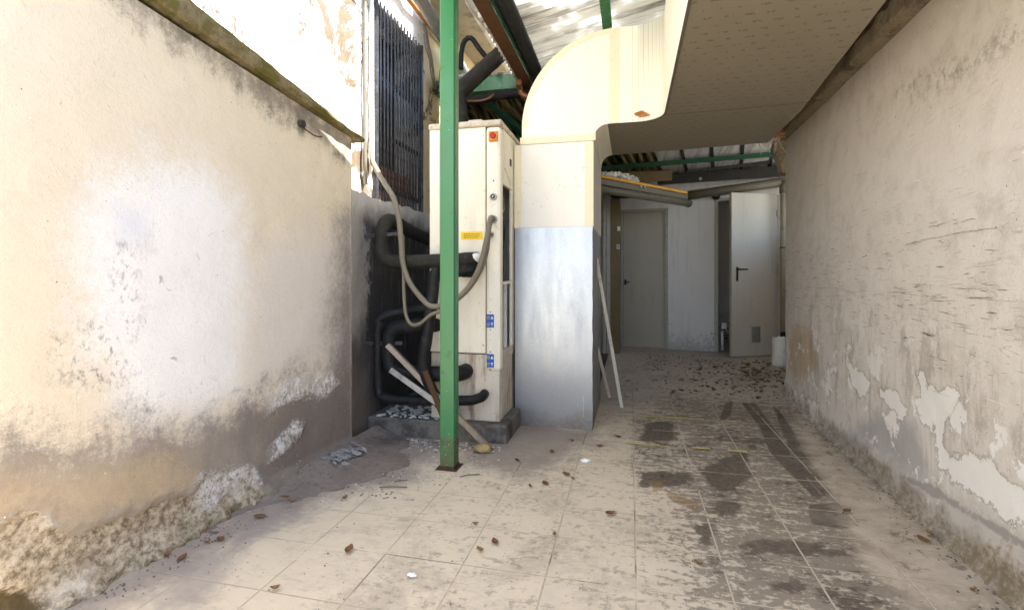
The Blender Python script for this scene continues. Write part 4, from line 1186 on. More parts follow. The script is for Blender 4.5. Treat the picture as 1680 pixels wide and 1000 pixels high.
P_((AX0 + .02, AY0 + .071, .14), (AX1 - .16, AY1 - .03, 1.95), 'core', 'black_in')
m = MB()
m.box((AX0 - .006, AY0 - .014, 1.985), (AX1 + .006, AY1 + .01, 2.026))
m.build('lid', M['lid'], ac, bevel=.012, seg=3)
m = MB(); m.box((-1.02, AY0 + .03, 2.027), (-.93, AY0 + .09, 2.045)); m.build('lid_bracket', M['steel'], ac, bevel=.002)
sw = P_((-.872, AY0 - .020, 1.888), (-.812, AY0 - .006, 1.950), 'stop_switch', 'amber', .003)
m = MB(); m.disc_y((-.842, AY0 - .020, 1.921), .019, .016, 20); m.build('button', M['red'], sw, bevel=.003)
m = MB(); m.disc_y((-.842, AY0 - .006, 1.539), .023, .014, 22); gg = m.build('key_lock', M['steel'], ac, bevel=.003)
m = MB(); m.disc_y((-.842, AY0 - .020, 1.539), .014, .003, 18); m.build('lock_face', M['black_in'], gg)
m = MB(); m.bar((-.846, AY0 - .024, 1.533), (-.838, AY0 - .024, 1.545), .004, .002, (0, 1, 0)); m.build('key_slot', M['white_mark'], gg)
for z in (1.640,):
    m = MB(); m.disc_y((-.842, AY0 - .006, z), .005, .002, 10); m.build('screw_hole', M['black_in'], ac)
lab = P_((-1.060, AY0 - .003, 1.272), (-.915, AY0, 1.322), 'warning_label', 'yellow', 0)
m = MB()
for r_ in range(3):
    x = -1.040
    while x < -.94:
        w_ = random.uniform(.006, .018)
        m.box((x, AY0 - .0045, 1.305 - r_ * .011), (min(x + w_, -.935), AY0 - .003, 1.310 - r_ * .011)); x += w_ + .004
m.build('label_text', M['ink'], lab)
for z in (.757, .506):
    tg = P_((-.886, AY0 - .012, z - .042), (-.838, AY0 - .006, z + .042), 'valve_tag', 'blue', .005)
    for dz in (.021, -.021):
        m = MB(); m.disc_y((-.873, AY0 - .012, z + dz), .0095, .008, 14); q_ = m.build('port', M['steel'], tg)
        m = MB(); m.disc_y((-.873, AY0 - .020, z + dz), .005, .001, 10); m.build('port_hole', M['black_in'], tg)
    m = MB(); m.box((-.858, AY0 - .0135, z - .016), (-.842, AY0 - .012, z - .0125)); m.box((-.852, AY0 - .0135, z - .030), (-.848, AY0 - .012, z - .0158)); m.build('tag_letter', M['white_mark'], tg)
    m = MB()
    m.prism([(-.858, z + .012), (-.842, z + .012), (-.850, z + .030)], AY0 - .0135, AY0 - .012, 'Y')
    m.build('tag_symbol', M['white_mark'], tg)
    for dz in (.056, -.056):
        m = MB(); m.disc_y((-.862, AY0 - .006, z + dz), .004, .002, 8); m.build('screw', M['black_in'], ac)
m = MB(); m.box((AX1 - .001, 3.30, 1.785), (AX1 + .004, 3.335, 1.83)); m.build('side_latch', M['black_in'], ac)
m = MB()
for i in range(7):
    y, z = 3.16 + i * .026, 1.735 - i * .012
    m.box((AX1 - .001, y, z - .004), (AX1 + .0015, y + random.uniform(.008, .018), z + .004))
m.build('side_lettering', M['ink'], ac)
m = MB()
for i in range(6):
    y = 3.16 + random.uniform(0, .17)
    m.tube([(AX1 - .09, y, 1.6), (AX1 - .05, y + random.uniform(-.04, .04), 1.35), (AX1 - .07, y + random.uniform(-.05, .05), 1.1), (AX1 - .05, y + random.uniform(-.05, .05), .85), (AX1 - .08, y, .6)], .010, 8, step=.05)
m.build('inner_cables', M['rubber'], ac)
m = MB(); m.tube([(AX1 - .04, 3.17, 1.60), (AX1 - .03, 3.22, 1.55), (AX1 - .03, 3.25, 1.50), (AX1 - .03, 3.21, 1.46), (AX1 - .05, 3.16, 1.50)], .009, 8, step=.02)
m.build('inner_hose', M['conduit'], ac)

# ------------------------------------------------------------------ pipes between unit and wall
YF = 2.97
def pipe(name, pts, r, mat, label, cat='pipe', step=.03, jit=.06, **kw):
    m = MB(); m.tube(pts, r, 16, step=step, jitter=jit, **kw)
    return tag(m.build(name, M[mat], None), label, cat)
pipe('insulated_pipe', [(-.955, 3.06, 1.145), (-.965, 2.99, 1.142), (-1.03, 2.962, 1.138), (-1.17, YF, 1.134), (-1.44, YF, 1.130), (-1.535, YF, 1.150), (-1.570, YF, 1.22), (-1.572, YF + .01, 1.33), (-1.56, YF + .03, 1.385), (-1.55, YF + .12, 1.405), (-1.55, YF + .4, 1.36), (-1.55, YF + .95, 1.30)], .047, 'rubber_dusty',
     'fat dusty black pipe looping from the cabinet middle back along the damp wall')
m = MB(); 
c0 = Vector((-1.0, 2.975, 1.085))
vs, fs = [], []
for i in range(13):
    th = math.pi * i / 12
    for j in range(24):
        d = Vector((math.sin(th) * math.cos(math.pi * j / 12), math.sin(th) * math.sin(math.pi * j / 12), math.cos(th)))
        k_ = 1 + .35 * mnoise.fractal(d * 2 + Vector((4, 0, 0)), .7, 2.2, 4)
        vs.append(c0 + Vector((d.x * .075, d.y * .05, d.z * .055)) * k_)
for i in range(12):
    for j in range(24):
        j2 = (j + 1) % 24
        fs.append((i * 24 + j, i * 24 + j2, (i + 1) * 24 + j2, (i + 1) * 24 + j))
m._add(vs, fs, True)
tag(m.build('pipe_lagging', M['rubber'], None), 'torn black lump of pipe lagging hanging beside the post under the white coupling', 'insulation')
m = MB(); m.tube([(-.90, 2.99, 1.155), (-.995, 2.975, 1.150)], .030, 14, jitter=.05)
tag(m.build('pipe_coupling', M['plastic'], None), 'white stained pipe coupling just right of the green post, below the yellow label', 'pipe fitting')
pipe('drain_pipe', [(-.902, 3.06, .295), (-.905, 3.00, .285), (-.95, YF, .272), (-1.1, YF, .262), (-1.48, YF, .246), (-1.57, YF, .265), (-1.594, YF, .32), (-1.594, YF, .70), (-1.580, YF, .765), (-1.53, YF + .01, .792), (-1.40, YF + .08, .815), (-1.27, YF + .16, .83)], .030, 'rubber',
     'slim black pipe framing a square between the plinth and the cabinet, lowest of the pipes')
pipe('insulated_pipe', [(-1.22, 3.09, .722), (-1.30, YF + .02, .722), (-1.43, YF, .716), (-1.50, YF, .685), (-1.515, YF, .61), (-1.515, YF, .50), (-1.49, YF, .445), (-1.40, YF, .424), (-1.2, YF, .424), (-1.06, YF, .430), (-1.03, YF + .04, .430), (-1.03, 3.08, .430)], .048, 'rubber',
     'fat black pipe bent like a C inside the square of the slim pipe')
pipe('insulated_pipe', [(-1.185, 3.03, 1.10), (-1.185, 2.93, 1.05), (-1.195, 2.90, .86), (-1.225, 2.895, .66), (-1.25, 2.90, .52), (-1.235, 2.905, .42), (-1.19, 2.92, .31), (-1.13, 2.94, .22), (-1.09, 3.0, .16)], .036, 'rubber',
     'black pipe hanging steeply down just left of the green post across the planks')
for z, y, lb in ((1.30, 2.965, 'thin dark metal bracket inside the upper pipe loop on the damp wall'), (.60, 2.962, 'thin dark metal bracket across the lower pipe bend on the damp wall')):
    m = MB(); m.bar((-1.70, y + .0, z), (-1.42, y - .0, z + .012), .012, .022)
    tag(m.build('pipe_bracket', M['black_metal'], None), lb, 'bracket')
pipe('flexible_conduit', [(-.842, 3.06, 1.397), (-.842, 3.0, 1.40), (-.836, 2.95, 1.37), (-.845, 2.93, 1.29), (-.872, 2.92, 1.16), (-.91, 2.91, 1.05), (-.985, 2.90, .94), (-1.08, 2.88, .876), (-1.18, 2.87, .855), (-1.262, 2.88, .912), (-1.345, 2.89, 1.015), (-1.388, 2.90, 1.13), (-1.40, 2.90, 1.262), (-1.42, 2.91, 1.398), (-1.47, 2.94, 1.534), (-1.54, 2.98, 1.62), (-1.62, 3.02, 1.72), (-1.70, 3.10, 1.80), (-1.745, 3.165, 1.84)], .017, 'conduit',
     'thick ribbed grey conduit drooping from the cabinet behind the green post up to the window', 'conduit', step=.0075, jit=0, ridge=.075)
pipe('flexible_conduit', [(-.858, 3.06, 1.301), (-.856, 3.0, 1.30), (-.846, 2.955, 1.26), (-.852, 2.945, 1.19), (-.886, 2.935, 1.08), (-.965, 2.92, .955), (-1.08, 2.86, .848), (-1.18, 2.85, .805), (-1.253, 2.86, .75), (-1.315, 2.87, .743), (-1.362, 2.89, .80), (-1.385, 2.91, .934), (-1.395, 2.925, 1.09), (-1.41, 2.945, 1.30)], .011, 'conduit',
     'thin ribbed grey conduit hanging in a deeper loop below the thick one', 'conduit', step=.006, jit=0, ridge=.06)
for z, r_, x in ((1.397, .026, -.842), (1.301, .020, -.858)):
    m = MB(); m.disc_y((x, AY0 - .006, z), r_, .014, 16); m.build('conduit_socket', M['steel'], ac, bevel=.003)

# planks and strips leaning across the pipes
m = MB(); m.bar((-.850, 2.925, .012), (-1.49, 2.90, .605), .030, .050, (0, -1, .3))
tag(m.build('plank', M['wood'], None, bevel=.002), 'long weathered plank leaning behind the green post with its foot on the floor', 'plank')
m = MB(); m.bar((-1.15, 2.885, .262), (-1.47, 2.90, .45), .034, .03, (0, -1, .3))
tag(m.build('metal_strip', M['alu'], None, bevel=.002), 'short grey metal strip lying aslant on the pipes below the long plank', 'metal strip')
m = MB(); m.bar((-1.10, 2.862, .175), (-1.225, 2.87, .46), .034, .014, (0, -1, 0))
tag(m.build('plank', M['brown'], None, bevel=.002), 'short brown board stuck upright between the black pipe and the green post', 'plank')

# ------------------------------------------------------------------ air duct
du = thing('air_duct', 'large cream air duct rising on a bare zinc riser and turning overhead', 'air duct', (-0.52, 3.85, 0.0))
DX0, DX1, DY0, DY1, DZ0, DZ1 = -.784, -.250, 3.41, 4.32, 2.055, 2.69
# zinc riser with a slightly buckled right edge
vs, fs = [], []
nx, nz = 14, 40
for j in range(nz + 1):
    z = -0.12 + (1.372 + .12) * j / nz
    for i in range(nx + 1):
        t = i / nx
        x = DX0 + (DX1 - DX0) * t
        if i == nx: x += .004 * mnoise.fractal(Vector((0, z * 9, 0)), .8, 2, 3)
        vs.append((x, DY0 + .006 * mnoise.noise(Vector((x * 3, z * 2.2, 0))) * math.sin(math.pi * t), z))
for j in range(nz):
    for i in range(nx):
        a = j * (nx + 1) + i
        fs.append((a, a + 1, a + nx + 2, a + nx + 1))
m = MB(); m._add(vs, fs, True)
m._add([(DX1, DY0 + .002, -.12), (DX1, DY1, -.12), (DX1, DY1, 1.372), (DX1, DY0 + .002, 1.372)], [(0, 1, 2, 3)])
m._add([(DX0, DY0 + .002, -.12), (DX0, DY1, -.12), (DX0, DY1, 1.372), (DX0, DY0 + .002, 1.372)], [(3, 2, 1, 0)])
m._add([(DX0, DY1, -.12), (DX1, DY1, -.12), (DX1, DY1, 1.372), (DX0, DY1, 1.372)], [(3, 2, 1, 0)])
m.build('zinc_riser', M['zinc'], du, fix=False)
m = MB(); m.box((DX0 - .004, DY0 + .004, 1.368), (DX1 + .006, DY1 + .004, 1.95)); m.build('white_riser', M['duct_white'], du, bevel=.006)
m = MB(); m.box((DX0 - .0055, DY0 + .001, 1.374), (DX0 + .045, DY0 + .004, 1.94)); m.build('corner_tape', M['tape'], du)
m = MB(); m.box((DX1 - .05, DY0 + .001, 1.374), (DX1 + .0065, DY0 + .004, 1.94)); m.build('corner_tape', M['tape'], du)
# elbow and cross duct: outline in XZ, run along Y
cx, cz, ro = -.105, 2.06, .63
outl = [(-.735, 1.95)]
outl += [(cx + ro * math.cos(a), cz + ro * math.sin(a)) for a in np.linspace(math.pi, math.pi / 2, 26)]
outl += [(1.02, DZ1), (1.02, DZ0), (-.150, DZ0)]
outl += [(-.150 + .09 * math.cos(a), DZ0 - .09 + .09 * math.sin(a)) for a in np.linspace(math.pi / 2, math.pi, 8)]
outl += [(-.240, 1.95)]
m = MB()
n = len(outl)
vs = [(x, DY0, z) for x, z in outl] + [(x, DY1 - max(0, x + .185) * .116, z) for x, z in outl]
m._add(vs, [tuple(range(n)), tuple(range(2 * n - 1, n - 1, -1))])
lowset = {i for i, (x, z) in enumerate(outl)}
for i in range(n):
    i2 = (i + 1) % n
    if abs(outl[i][1] - DZ0) < 1e-6 and abs(outl[i2][1] - DZ0) < 1e-6: continue
    m._add([vs[i], vs[i2], vs[n + i2], vs[n + i]], [(0, 1, 2, 3)])
m.build('elbow', M['duct'], du)
# concave turn into the branch that runs back along the right wall
BY0 = .9
fil = [(.045 + .16 * math.sin(a), 3.25 + .16 * math.cos(a)) for a in np.linspace(0, math.pi / 2, 12)]
m = MB()
f2 = [(x, y) for x, y in fil]
top = [(x, y, DZ1) for x, y in f2]; bot = [(x, y, DZ0) for x, y in f2]
m._add(bot + top, [(i, i + 1, len(f2) + i + 1, len(f2) + i) for i in range(len(f2) - 1)], True)
m._add(top + [(.205, 3.409, DZ1)], [tuple(range(len(top) + 1))])
m.build('curved_turn', M['duct'], du)
m = MB()
m._add([(.205, BY0, DZ0), (.205, 3.25, DZ0), (.205, 3.25, DZ1), (.205, BY0, DZ1)], [(0, 1, 2, 3)])
BX = .815
m._add([(BX, BY0, DZ0), (1.02, 3.41, DZ0), (1.02, 3.41, DZ1), (BX, BY0, DZ1)], [(3, 2, 1, 0)])
m._add([(.205, BY0, DZ1), (.205, 3.41, DZ1), (1.02, 3.41, DZ1), (BX, BY0, DZ1)], [(3, 2, 1, 0)])
m._add([(.205, BY0, DZ0), (BX, BY0, DZ0), (BX, BY0, DZ1), (.205, BY0, DZ1)], [(0, 1, 2, 3)])
m.build('branch_side', M['duct'], du, fix=False)
m = MB()
u1 = [(.205, BY0, DZ0)] + [(x, y, DZ0) for x, y in reversed(fil)] + [(-.150, 3.41, DZ0), (-.150, DY1, DZ0), (1.02, DY1 - .14, DZ0), (1.02, 3.41, DZ0), (BX, BY0, DZ0)]
m._add(u1, [tuple(range(len(u1)))])
m.build('bottom_panel', M['under'], du, fix=False)
m = MB()
m.bar((.212, BY0, DZ0 - .001), (.212, 3.25, DZ0 - .001), .014, .004)
for a, b in zip(fil[:-1], fil[1:]): m.bar((a[0] + .004, a[1] + .004, DZ0 - .001), (b[0] + .004, b[1] + .004, DZ0 - .001), .012, .004)
m.bar((-.150, DY0 + .005, DZ0 - .001), (.05, DY0 + .005, DZ0 - .001), .012, .004)
m.build('edge_tape', M['gutter'], du)
m = MB(); m.bar((.21, 3.30, DZ0 - .0015), (1.02, 3.25, DZ0 - .0015), .004, .002); m.build('panel_joint', M['gutter'], du)
m = MB()
m.box((-.748, DY0 - .004, 1.952), (-.229, DY0 + .012, 1.998))
m.box((-.140, DY0 - .003, DZ0 + .002), (-.108, DY0 - .0005, DZ1)); m.box((-.104, DY0 - .003, DZ0 + .002), (-.076, DY0 - .0005, DZ1))
ri = ro - .035
for a0, a1 in zip(np.linspace(math.pi, math.pi / 2, 25)[:-1], np.linspace(math.pi, math.pi / 2, 25)[1:]):
    q = [(cx + r_ * math.cos(a), DY0 - .002, cz + r_ * math.sin(a)) for r_, a in ((ri, a0), (ri, a1), (ro, a1), (ro, a0))]
    m._add(q + [(x, y + .002, z) for x, y, z in q], [(0, 1, 2, 3), (0, 4, 5, 1), (2, 6, 7, 3)])
m.build('joint_tape', M['tape'], du)
# tear at the inner corner
m = MB()
q = [(.075 + .05 * math.cos(a) * random.uniform(.5, 1.1), DY0 - .02 + .012 * math.sin(a * 2), DZ0 + .045 + .024 * math.sin(a) * random.uniform(.5, 1.1)) for a in np.linspace(0, 2 * math.pi, 14)[:-1]]
m._add(q + [(x, y + .012, z) for x, y, z in q], [tuple(range(13)), *[(i, (i + 1) % 13, 13 + (i + 1) % 13, 13 + i) for i in range(13)]])
m.build('torn_patch', M['foam'], du)

# slats leaning by the duct
m = MB(); m.bar((-.068, 4.057, .0), (-.258, 3.93, 1.178), .026, .012, (0, -1, 0))
tag(m.build('batten', M['wood_white'], None, bevel=.002), 'tall pale wooden batten leaning against the right side of the zinc duct', 'batten')
m = MB(); m.bar((-.175, 4.36, .0), (-.255, 4.02, .47), .024, .012, (0, -1, 0))
tag(m.build('batten', M['wood_white'], None, bevel=.002), 'short pale batten propped low beside the zinc duct, behind the tall one', 'batten')

# ------------------------------------------------------------------ canopy over the front
ro_ = thing('canopy_roof', 'bright translucent corrugated canopy with dirt streaks above the cream duct elbow', 'roof', (0.3, 2.6, 2.9))
def roofz(x): return 2.815 + .20 * (x + .9)
vs, fs = [], []
ys_ = np.arange(1.0, 4.47, .0127)
def ledge_x(y): return (-1.0 if y > 3.15 else -0.93) - max(0, 2.7 - y) * .44  # near edge slanted out of view to place its shadow on the wall
cols_ = 8
for y in ys_:
    x0 = ledge_x(y)
    for i in range(cols_ + 1):
        x = x0 + (2.5 - x0) * i / cols_
        vs.append((x, y, roofz(x) + .013 * math.sin(2 * math.pi * y / .076) + .004 * math.sin(x * 3 + y * 2)))
for j in range(len(ys_) - 1):
    for i in range(cols_):
        a = j * (cols_ + 1) + i
        fs.append((a, a + 1, a + cols_ + 2, a + cols_ + 1))
m = MB(); m._add(vs, fs, True)
m.build('corrugated_sheet', M['roof'], ro_, fix=False)
m = MB()
for ya, yb in ((1.0, 2.7), (2.7, 3.14)):
    xa, xb = ledge_x(ya), ledge_x(yb)
    m.bar((xa + .02, ya, roofz(xa) + .002), (xb + .02, yb, roofz(xb) + .002), .055, .05)
m.build('shadow_edge_strip', M['brown'], ro_)  # added strip that straightens the shadow of the canopy edge
m = MB()
m._add([(-1.405, 3.27, 3.44), (-.94, 3.27, 2.83), (-.94, 4.46, 2.83), (-1.405, 4.46, 3.44), (-1.405, 3.27, 3.446), (-.94, 3.27, 2.836), (-.94, 4.46, 2.836), (-1.405, 4.46, 3.446)],
       [(3, 2, 1, 0), (4, 5, 6, 7), (0, 1, 5, 4), (1, 2, 6, 5), (2, 3, 7, 6), (3, 0, 4, 7)])
m.build('clear_sheet', M['clear'], ro_, fix=False)
m = MB(); m.box((-.205, 1.0, roofz(-.17) - .075), (-.135, 4.45, roofz(-.17) - .022)); m.build('purlin', M['green'], ro_, bevel=.003)
m = MB(); m.box((1.165, 1.0, 2.29), (1.225, 4.43, roofz(1.1) - .03)); m.build('dark_gap_filler', M['brown'], ro_)  # dark filler added to block the bright gap between duct and ledge
m = MB(); m.box((.90, 1.0, roofz(.93) - .075), (.96, 4.45, roofz(.93) - .022)); m.build('purlin', M['green'], ro_, bevel=.003)
m = MB(); m.bar((-.15, 4.30, roofz(-.15) - .085), (2.4, 4.30, roofz(2.4) - .085), .05, .11); m.build('end_beam', M['brown'], ro_, bevel=.003)
m = MB(); m.prism([(-.66, 2.70), (2.45, 2.70), (2.45, roofz(2.45) - .02), (-.66, roofz(-.66) - .02)], 4.44, 4.46, 'Y'); m.build('end_board', M['brown'], ro_)
eb = thing('eave_channel', 'brown painted steel beam running back under the canopy edge, beside the black pipe', 'beam', (-.88, 2.9, 2.74))
m = MB(); m.box((-.930, 1.3, 2.70), (-.835, 4.38, 2.715)); m.box((-.930, 1.3, 2.715), (-.915, 4.38, 2.785)); m.build('channel', M['brown'], eb, bevel=.002)
m = MB(); m.box((-.834, 1.3, 2.715), (-.815, 4.38, 2.80)); m.build('web', M['green_dk'], eb)
pipe('roof_pipe', [(-.755, 1.2, 2.755), (-.758, 2.6, 2.752), (-.762, 3.6, 2.748), (-.77, 4.32, 2.745)], .050, 'rubber', 'straight black pipe running beside the brown beam under the canopy', step=.1, jit=.03)
pipe('copper_bend', [(-.925, 4.15, 2.68), (-.93, 4.24, 2.66), (-.915, 4.25, 2.615), (-.87, 4.25, 2.585), (-.78, 4.26, 2.57)], .026, 'copper', 'small copper pipe bend at the far end of the brown beam, next to the elbow', step=.02, jit=.02)
m = MB(); m.box((-1.78, 4.42, 2.725), (-.72, 4.50, 2.86)); m.box((-1.78, 4.40, 2.725), (-.72, 4.419, 2.74))
tag(m.build('cross_beam', M['green'], None, bevel=.003), 'green steel beam crossing above the cream cabinet from the wall to the canopy', 'beam')
pipe('cross_pipe', [(-1.6, 4.33, 2.60), (-1.3, 4.33, 2.63), (-.85, 4.33, 2.665)], .042, 'rubber', 'dark pipe slung just under the green cross beam', step=.08, jit=.05)
m = MB()
for i in range(70):
    x = random.uniform(-1.72, -1.08); s_ = random.uniform(.012, .04)
    m.box((-s_, -s_ * .8, -.008), (s_, s_ * .8, .008), Matrix.Translation((x, 4.45 + random.uniform(-.03, .03), 2.872 + random.uniform(0, .012))) @ Matrix.Rotation(random.uniform(0, 3), 4, 'Z') @ Matrix.Rotation(random.uniform(-.5, .5), 4, 'X'))
tag(m.build('beam_debris', M['chip'], None), kind='stuff')
pipe('insulated_pipe', [(-1.30, 3.72, 2.04), (-1.30, 3.72, 2.30), (-1.33, 3.75, 2.44), (-1.29, 3.82, 2.55), (-1.02, 4.05, 2.915), (-.93, 4.12, 3.04)], .066, 'rubber_dusty', 'thick dusty black pipe slanting up from the top of the cream cabinet to the canopy', step=.04, jit=.04)
pipe('hose_loop', [(-1.46, 4.22, 2.86), (-1.45, 4.2, 3.0), (-1.42, 4.2, 3.10), (-1.36, 4.2, 3.12), (-1.28, 4.2, 3.01), (-1.19, 4.25, 2.90)], .022, 'rubber', 'black hose looped over the green cross beam beside the post', 'hose', step=.03, jit=.02)
pipe('wire_tail', [(-1.42, 4.28, 2.60), (-1.30, 4.26, 2.585), (-1.22, 4.26, 2.60), (-1.17, 4.27, 2.64)], .010, 'copper', 'short bare copper tube end poking out under the dark cross pipe', 'pipe', step=.03, jit=0)
m = MB(); m.bar((-1.42, 4.5, 2.80), (-1.10, 5.7, 2.60), .07, .10); 
tag(m.build('brace', M['green_dk'], None, bevel=.003), 'dark green brace slanting down behind the cabinet top', 'brace')
m = MB(); m.bar((-1.72, 4.9, 2.62), (-1.25, 5.9, 2.30), .10, .12)
tag(m.build('duct_stub', M['grey_pipe'], None, bevel=.008), 'dusty grey box section slanting in the dark above the cabinet', 'duct')

# ------------------------------------------------------------------ back building (turned about ten degrees)
B = Matrix.Translation((-.135, 7.493, 0)) @ Matrix.Rotation(R(-10), 4, 'Z')
def bp(x, y, z): return tuple(B @ Vector((x, y, z)))
bb = thing('back_building', 'dim grey rendered wall with two doors closing the far end of the passage', 'building', bp(1.0, 0, 0))
def bbox(lo, hi, name, mat, parent=None, bev=0.0, m=None):
    m = MB(B); m.box(lo, hi); return m.build(name, M[mat], parent or bb, bevel=bev)
m = MB(B)
m.box((-3, 0, -.15), (0, .14, 2.75)); m.box((0, 0, 1.985), (.66, .14, 2.75)); m.box((.66, 0, -.15), (1.262, .14, 2.75))
m.box((1.262, 0, 2.085), (2.075, .14, 2.75)); m.box((2.075, 0, -.15), (4.2, .14, 2.75))
m.build('wall', M['back_wall'], bb)
m = MB(B); m.box((0, 0.0 - .012, 0), (.03, .13, 1.984)); m.box((.615, -.012, 0), (.659, .13, 1.984)); m.box((.03, -.012, 1.94), (.615, .13, 1.984))
m.build('door_frame', M['door_frame'], bb, bevel=.003)
ld = bbox((.032, .012, .012), (.613, .055, 1.938), 'door', 'door', bev=.003)
bbox((.055, -.03, .93), (.125, -.012, .945), 'handle', 'handle', ld, .003); bbox((.05, -.012, .90), (.075, .012, .975), 'handle_plate', 'handle', ld, .002)
m = MB(B); m.box((1.263, -.012, 0), (1.312, .15, 2.083)); m.box((2.02, -.012, 0), (2.074, .15, 2.083)); m.box((1.312, -.012, 2.04), (2.02, .15, 2.083))
m.build('door_frame', M['door_frame'], bb, bevel=.003)
# store room behind the open door
m = MB(B)
m.box((1.1, 1.5, -.02), (2.3, 1.55, 2.5)); m.box((1.05, .15, -.02), (1.1, 1.55, 2.5)); m.box((2.3, .15, -.02), (2.35, 1.55, 2.5)); m.box((1.05, .15, 2.5), (2.35, 1.55, 2.54))
m.box((-.1, .6, -.02), (.8, .65, 2.5)); m.box((-.1, .15, -.02), (-.05, .6, 2.5)); m.box((.8, .15, -.02), (.85, .6, 2.5)); m.box((-.1, .15, -.13), (.85, .6, -.01))  # unseen boxes added behind the closed door to stop a light leak
m.build('store_room_and_leak_box', M['back_wall'], bb)
# open leaf
hx, hy = 2.005, -.02
fx, fy = 1.462, -.425
ang = math.atan2(fy - hy, fx - hx)
LW_ = math.hypot(fx - hx, fy - hy)
Dm = B @ Matrix.Translation((hx, hy, 0)) @ Matrix.Rotation(ang, 4, 'Z')
m = MB(Dm); m.box((0, -.02, .012), (LW_, .022, 2.085)); od = m.build('door', M['door'], bb, bevel=.003)
od['label'] = 'beige door standing open with black handle and low vent'
m = MB(Dm); m.box((LW_ - .095, .022, .965), (LW_ - .065, .030, 1.145)); m.build('handle_plate', M['handle'], od, bevel=.003)
m = MB(Dm); m.tube([(LW_ - .08, .03, 1.115), (LW_ - .08, .06, 1.115), (LW_ - .10, .065, 1.115), (LW_ - .20, .065, 1.115)], .010, 10); m.build('handle', M['handle'], od)
m = MB(Dm)
vx0, vx1, vz0, vz1 = .235, .405, .165, .405
m.box((vx0, .022, vz0), (vx1, .029, vz0 + .02)); m.box((vx0, .022, vz1 - .02), (vx1, .029, vz1)); m.box((vx0, .022, vz0 + .02), (vx0 + .02, .029, vz1 - .02)); m.box((vx1 - .02, .022, vz0 + .02), (vx1, .029, vz1 - .02))
m.build('vent_frame', M['door'], od)
m = MB(Dm)
m.box((vx0 + .02, .0222, vz0 + .02), (vx1 - .02, .0228, vz1 - .02))
m.build('vent_back', M['black_in'], od)
m = MB(Dm)
for i in range(15):
    z = vz0 + .026 + i * .0132
    m.box((vx0 + .02, .0229, z), (vx1 - .02, .028, z + .006))
m.build('vent_slats', M['door_frame'], od)
for z in (.25, 1.05, 1.8):
    m = MB(Dm); m.tube([(0.004, .026, z), (0.004, .026, z + .09)], .008, 8); m.build('hinge', M['steel'], od)
# gutter, fascia, downpipe
gu = thing('gutter', 'dull olive half round gutter along the top of the grey back wall', 'gutter', bp(1.5, -.12, 2.2))
m = MB(B); m.tube([(.80, -.12, 2.115), (1.5, -.12, 2.175), (2.16, -.12, 2.232)], .058, 18); m.build('trough', M['gutter'], gu)
m = MB(B); m.bar((.80, -.185, 2.172), (2.16, -.185, 2.288), .008, .012); m.build('rim', M['steel'], gu)
dp = thing('downpipe', 'tan round downpipe dropping from the gutter end beside the right wall', 'downpipe', bp(2.09, -.12, .27))
m = MB(B); m.tube([(2.085, -.13, .30), (2.085, -.13, 2.10)], .042, 18); m.build('pipe', M['downpipe'], dp)
m = MB(B); m.tube([(2.085, -.13, 2.08), (2.085, -.13, 2.24)], .054, 18); m.build('collar', M['gutter'], dp)
m = MB(B); m.tube([(2.085, -.13, 1.38), (2.085, -.13, 1.40)], .047, 16); m.build('clip', M['gutter'], dp)
m = MB(B); m.tube([(2.085, -.13, .32), (2.07, -.2, .22), (2.04, -.3, .17)], .038, 14, step=.03); m.build('shoe', M['rubber'], dp)
fb = thing('roof_fascia', 'black fascia board hanging above the olive gutter at the far end', 'fascia board', bp(1.4, -.28, 2.33))
m = MB(B); m.box((.55, -.30, 2.27), (2.4, -.27, 2.40)); m.box((.55, -.27, 2.37), (2.4, .0, 2.39)); m.build('board', M['fascia'], fb)
m = MB(B); m.disc_y((1.10, -.301, 2.31), .02, .006, 14); m.build('bolt_cap', M['steel'], fb)
# added unseen wall holding back light on the right beyond the cracked wall
m = MB(); m.box((1.50, 4.52, -.15), (2.42, 4.62, 1.95)); m.box((2.30, 4.62, -.15), (2.42, 7.10, 1.6))
tag(m.build('light_block_wall', M['back_wall'], None), 'unseen added wall holding light off the far yard behind the cracked wall', 'wall')
wl = thing('wall_lamp', 'small round black lamp on the grey wall above the open door', 'lamp', bp(1.285, -.03, 2.13))
m = MB(B); m.lathe([(.001, -.05), (.03, -.044), (.05, -.02), (.053, .0), (.05, .02), (.03, .044), (.001, .05)], (1.285, -.075, 2.10), 18); m.build('globe', M['handle'], wl)
m = MB(B); m.box((1.26, -.05, 2.08), (1.31, -.001, 2.12)); m.build('lamp_base', M['handle'], wl, bevel=.004)
m = MB(B); m.box((1.262, -.132, 2.098), (1.300, -.126, 2.106)); m.build('lamp_glint', M['white_mark'], wl)  # white strip stands in for a glint on the black globe
# water valve in the doorway
wv = thing('water_valve', 'short white pipe with a red tap standing inside the open doorway', 'valve', bp(1.36, .1, 0))
m = MB(B); m.tube([(1.36, .2, 0), (1.36, .2, .26)], .018, 12); m.build('pipe', M['plastic'], wv)
m = MB(B); m.lathe([(.001, .0), (.03, .004), (.03, .02), (.001, .026)], (1.375, .19, .27), 12); m.build('tap', M['red'], wv)
m = MB(B); m.box((1.35, .205, .26), (1.42, .225, .38)); m.build('tap_plate', M['plastic'], wv, bevel=.003)
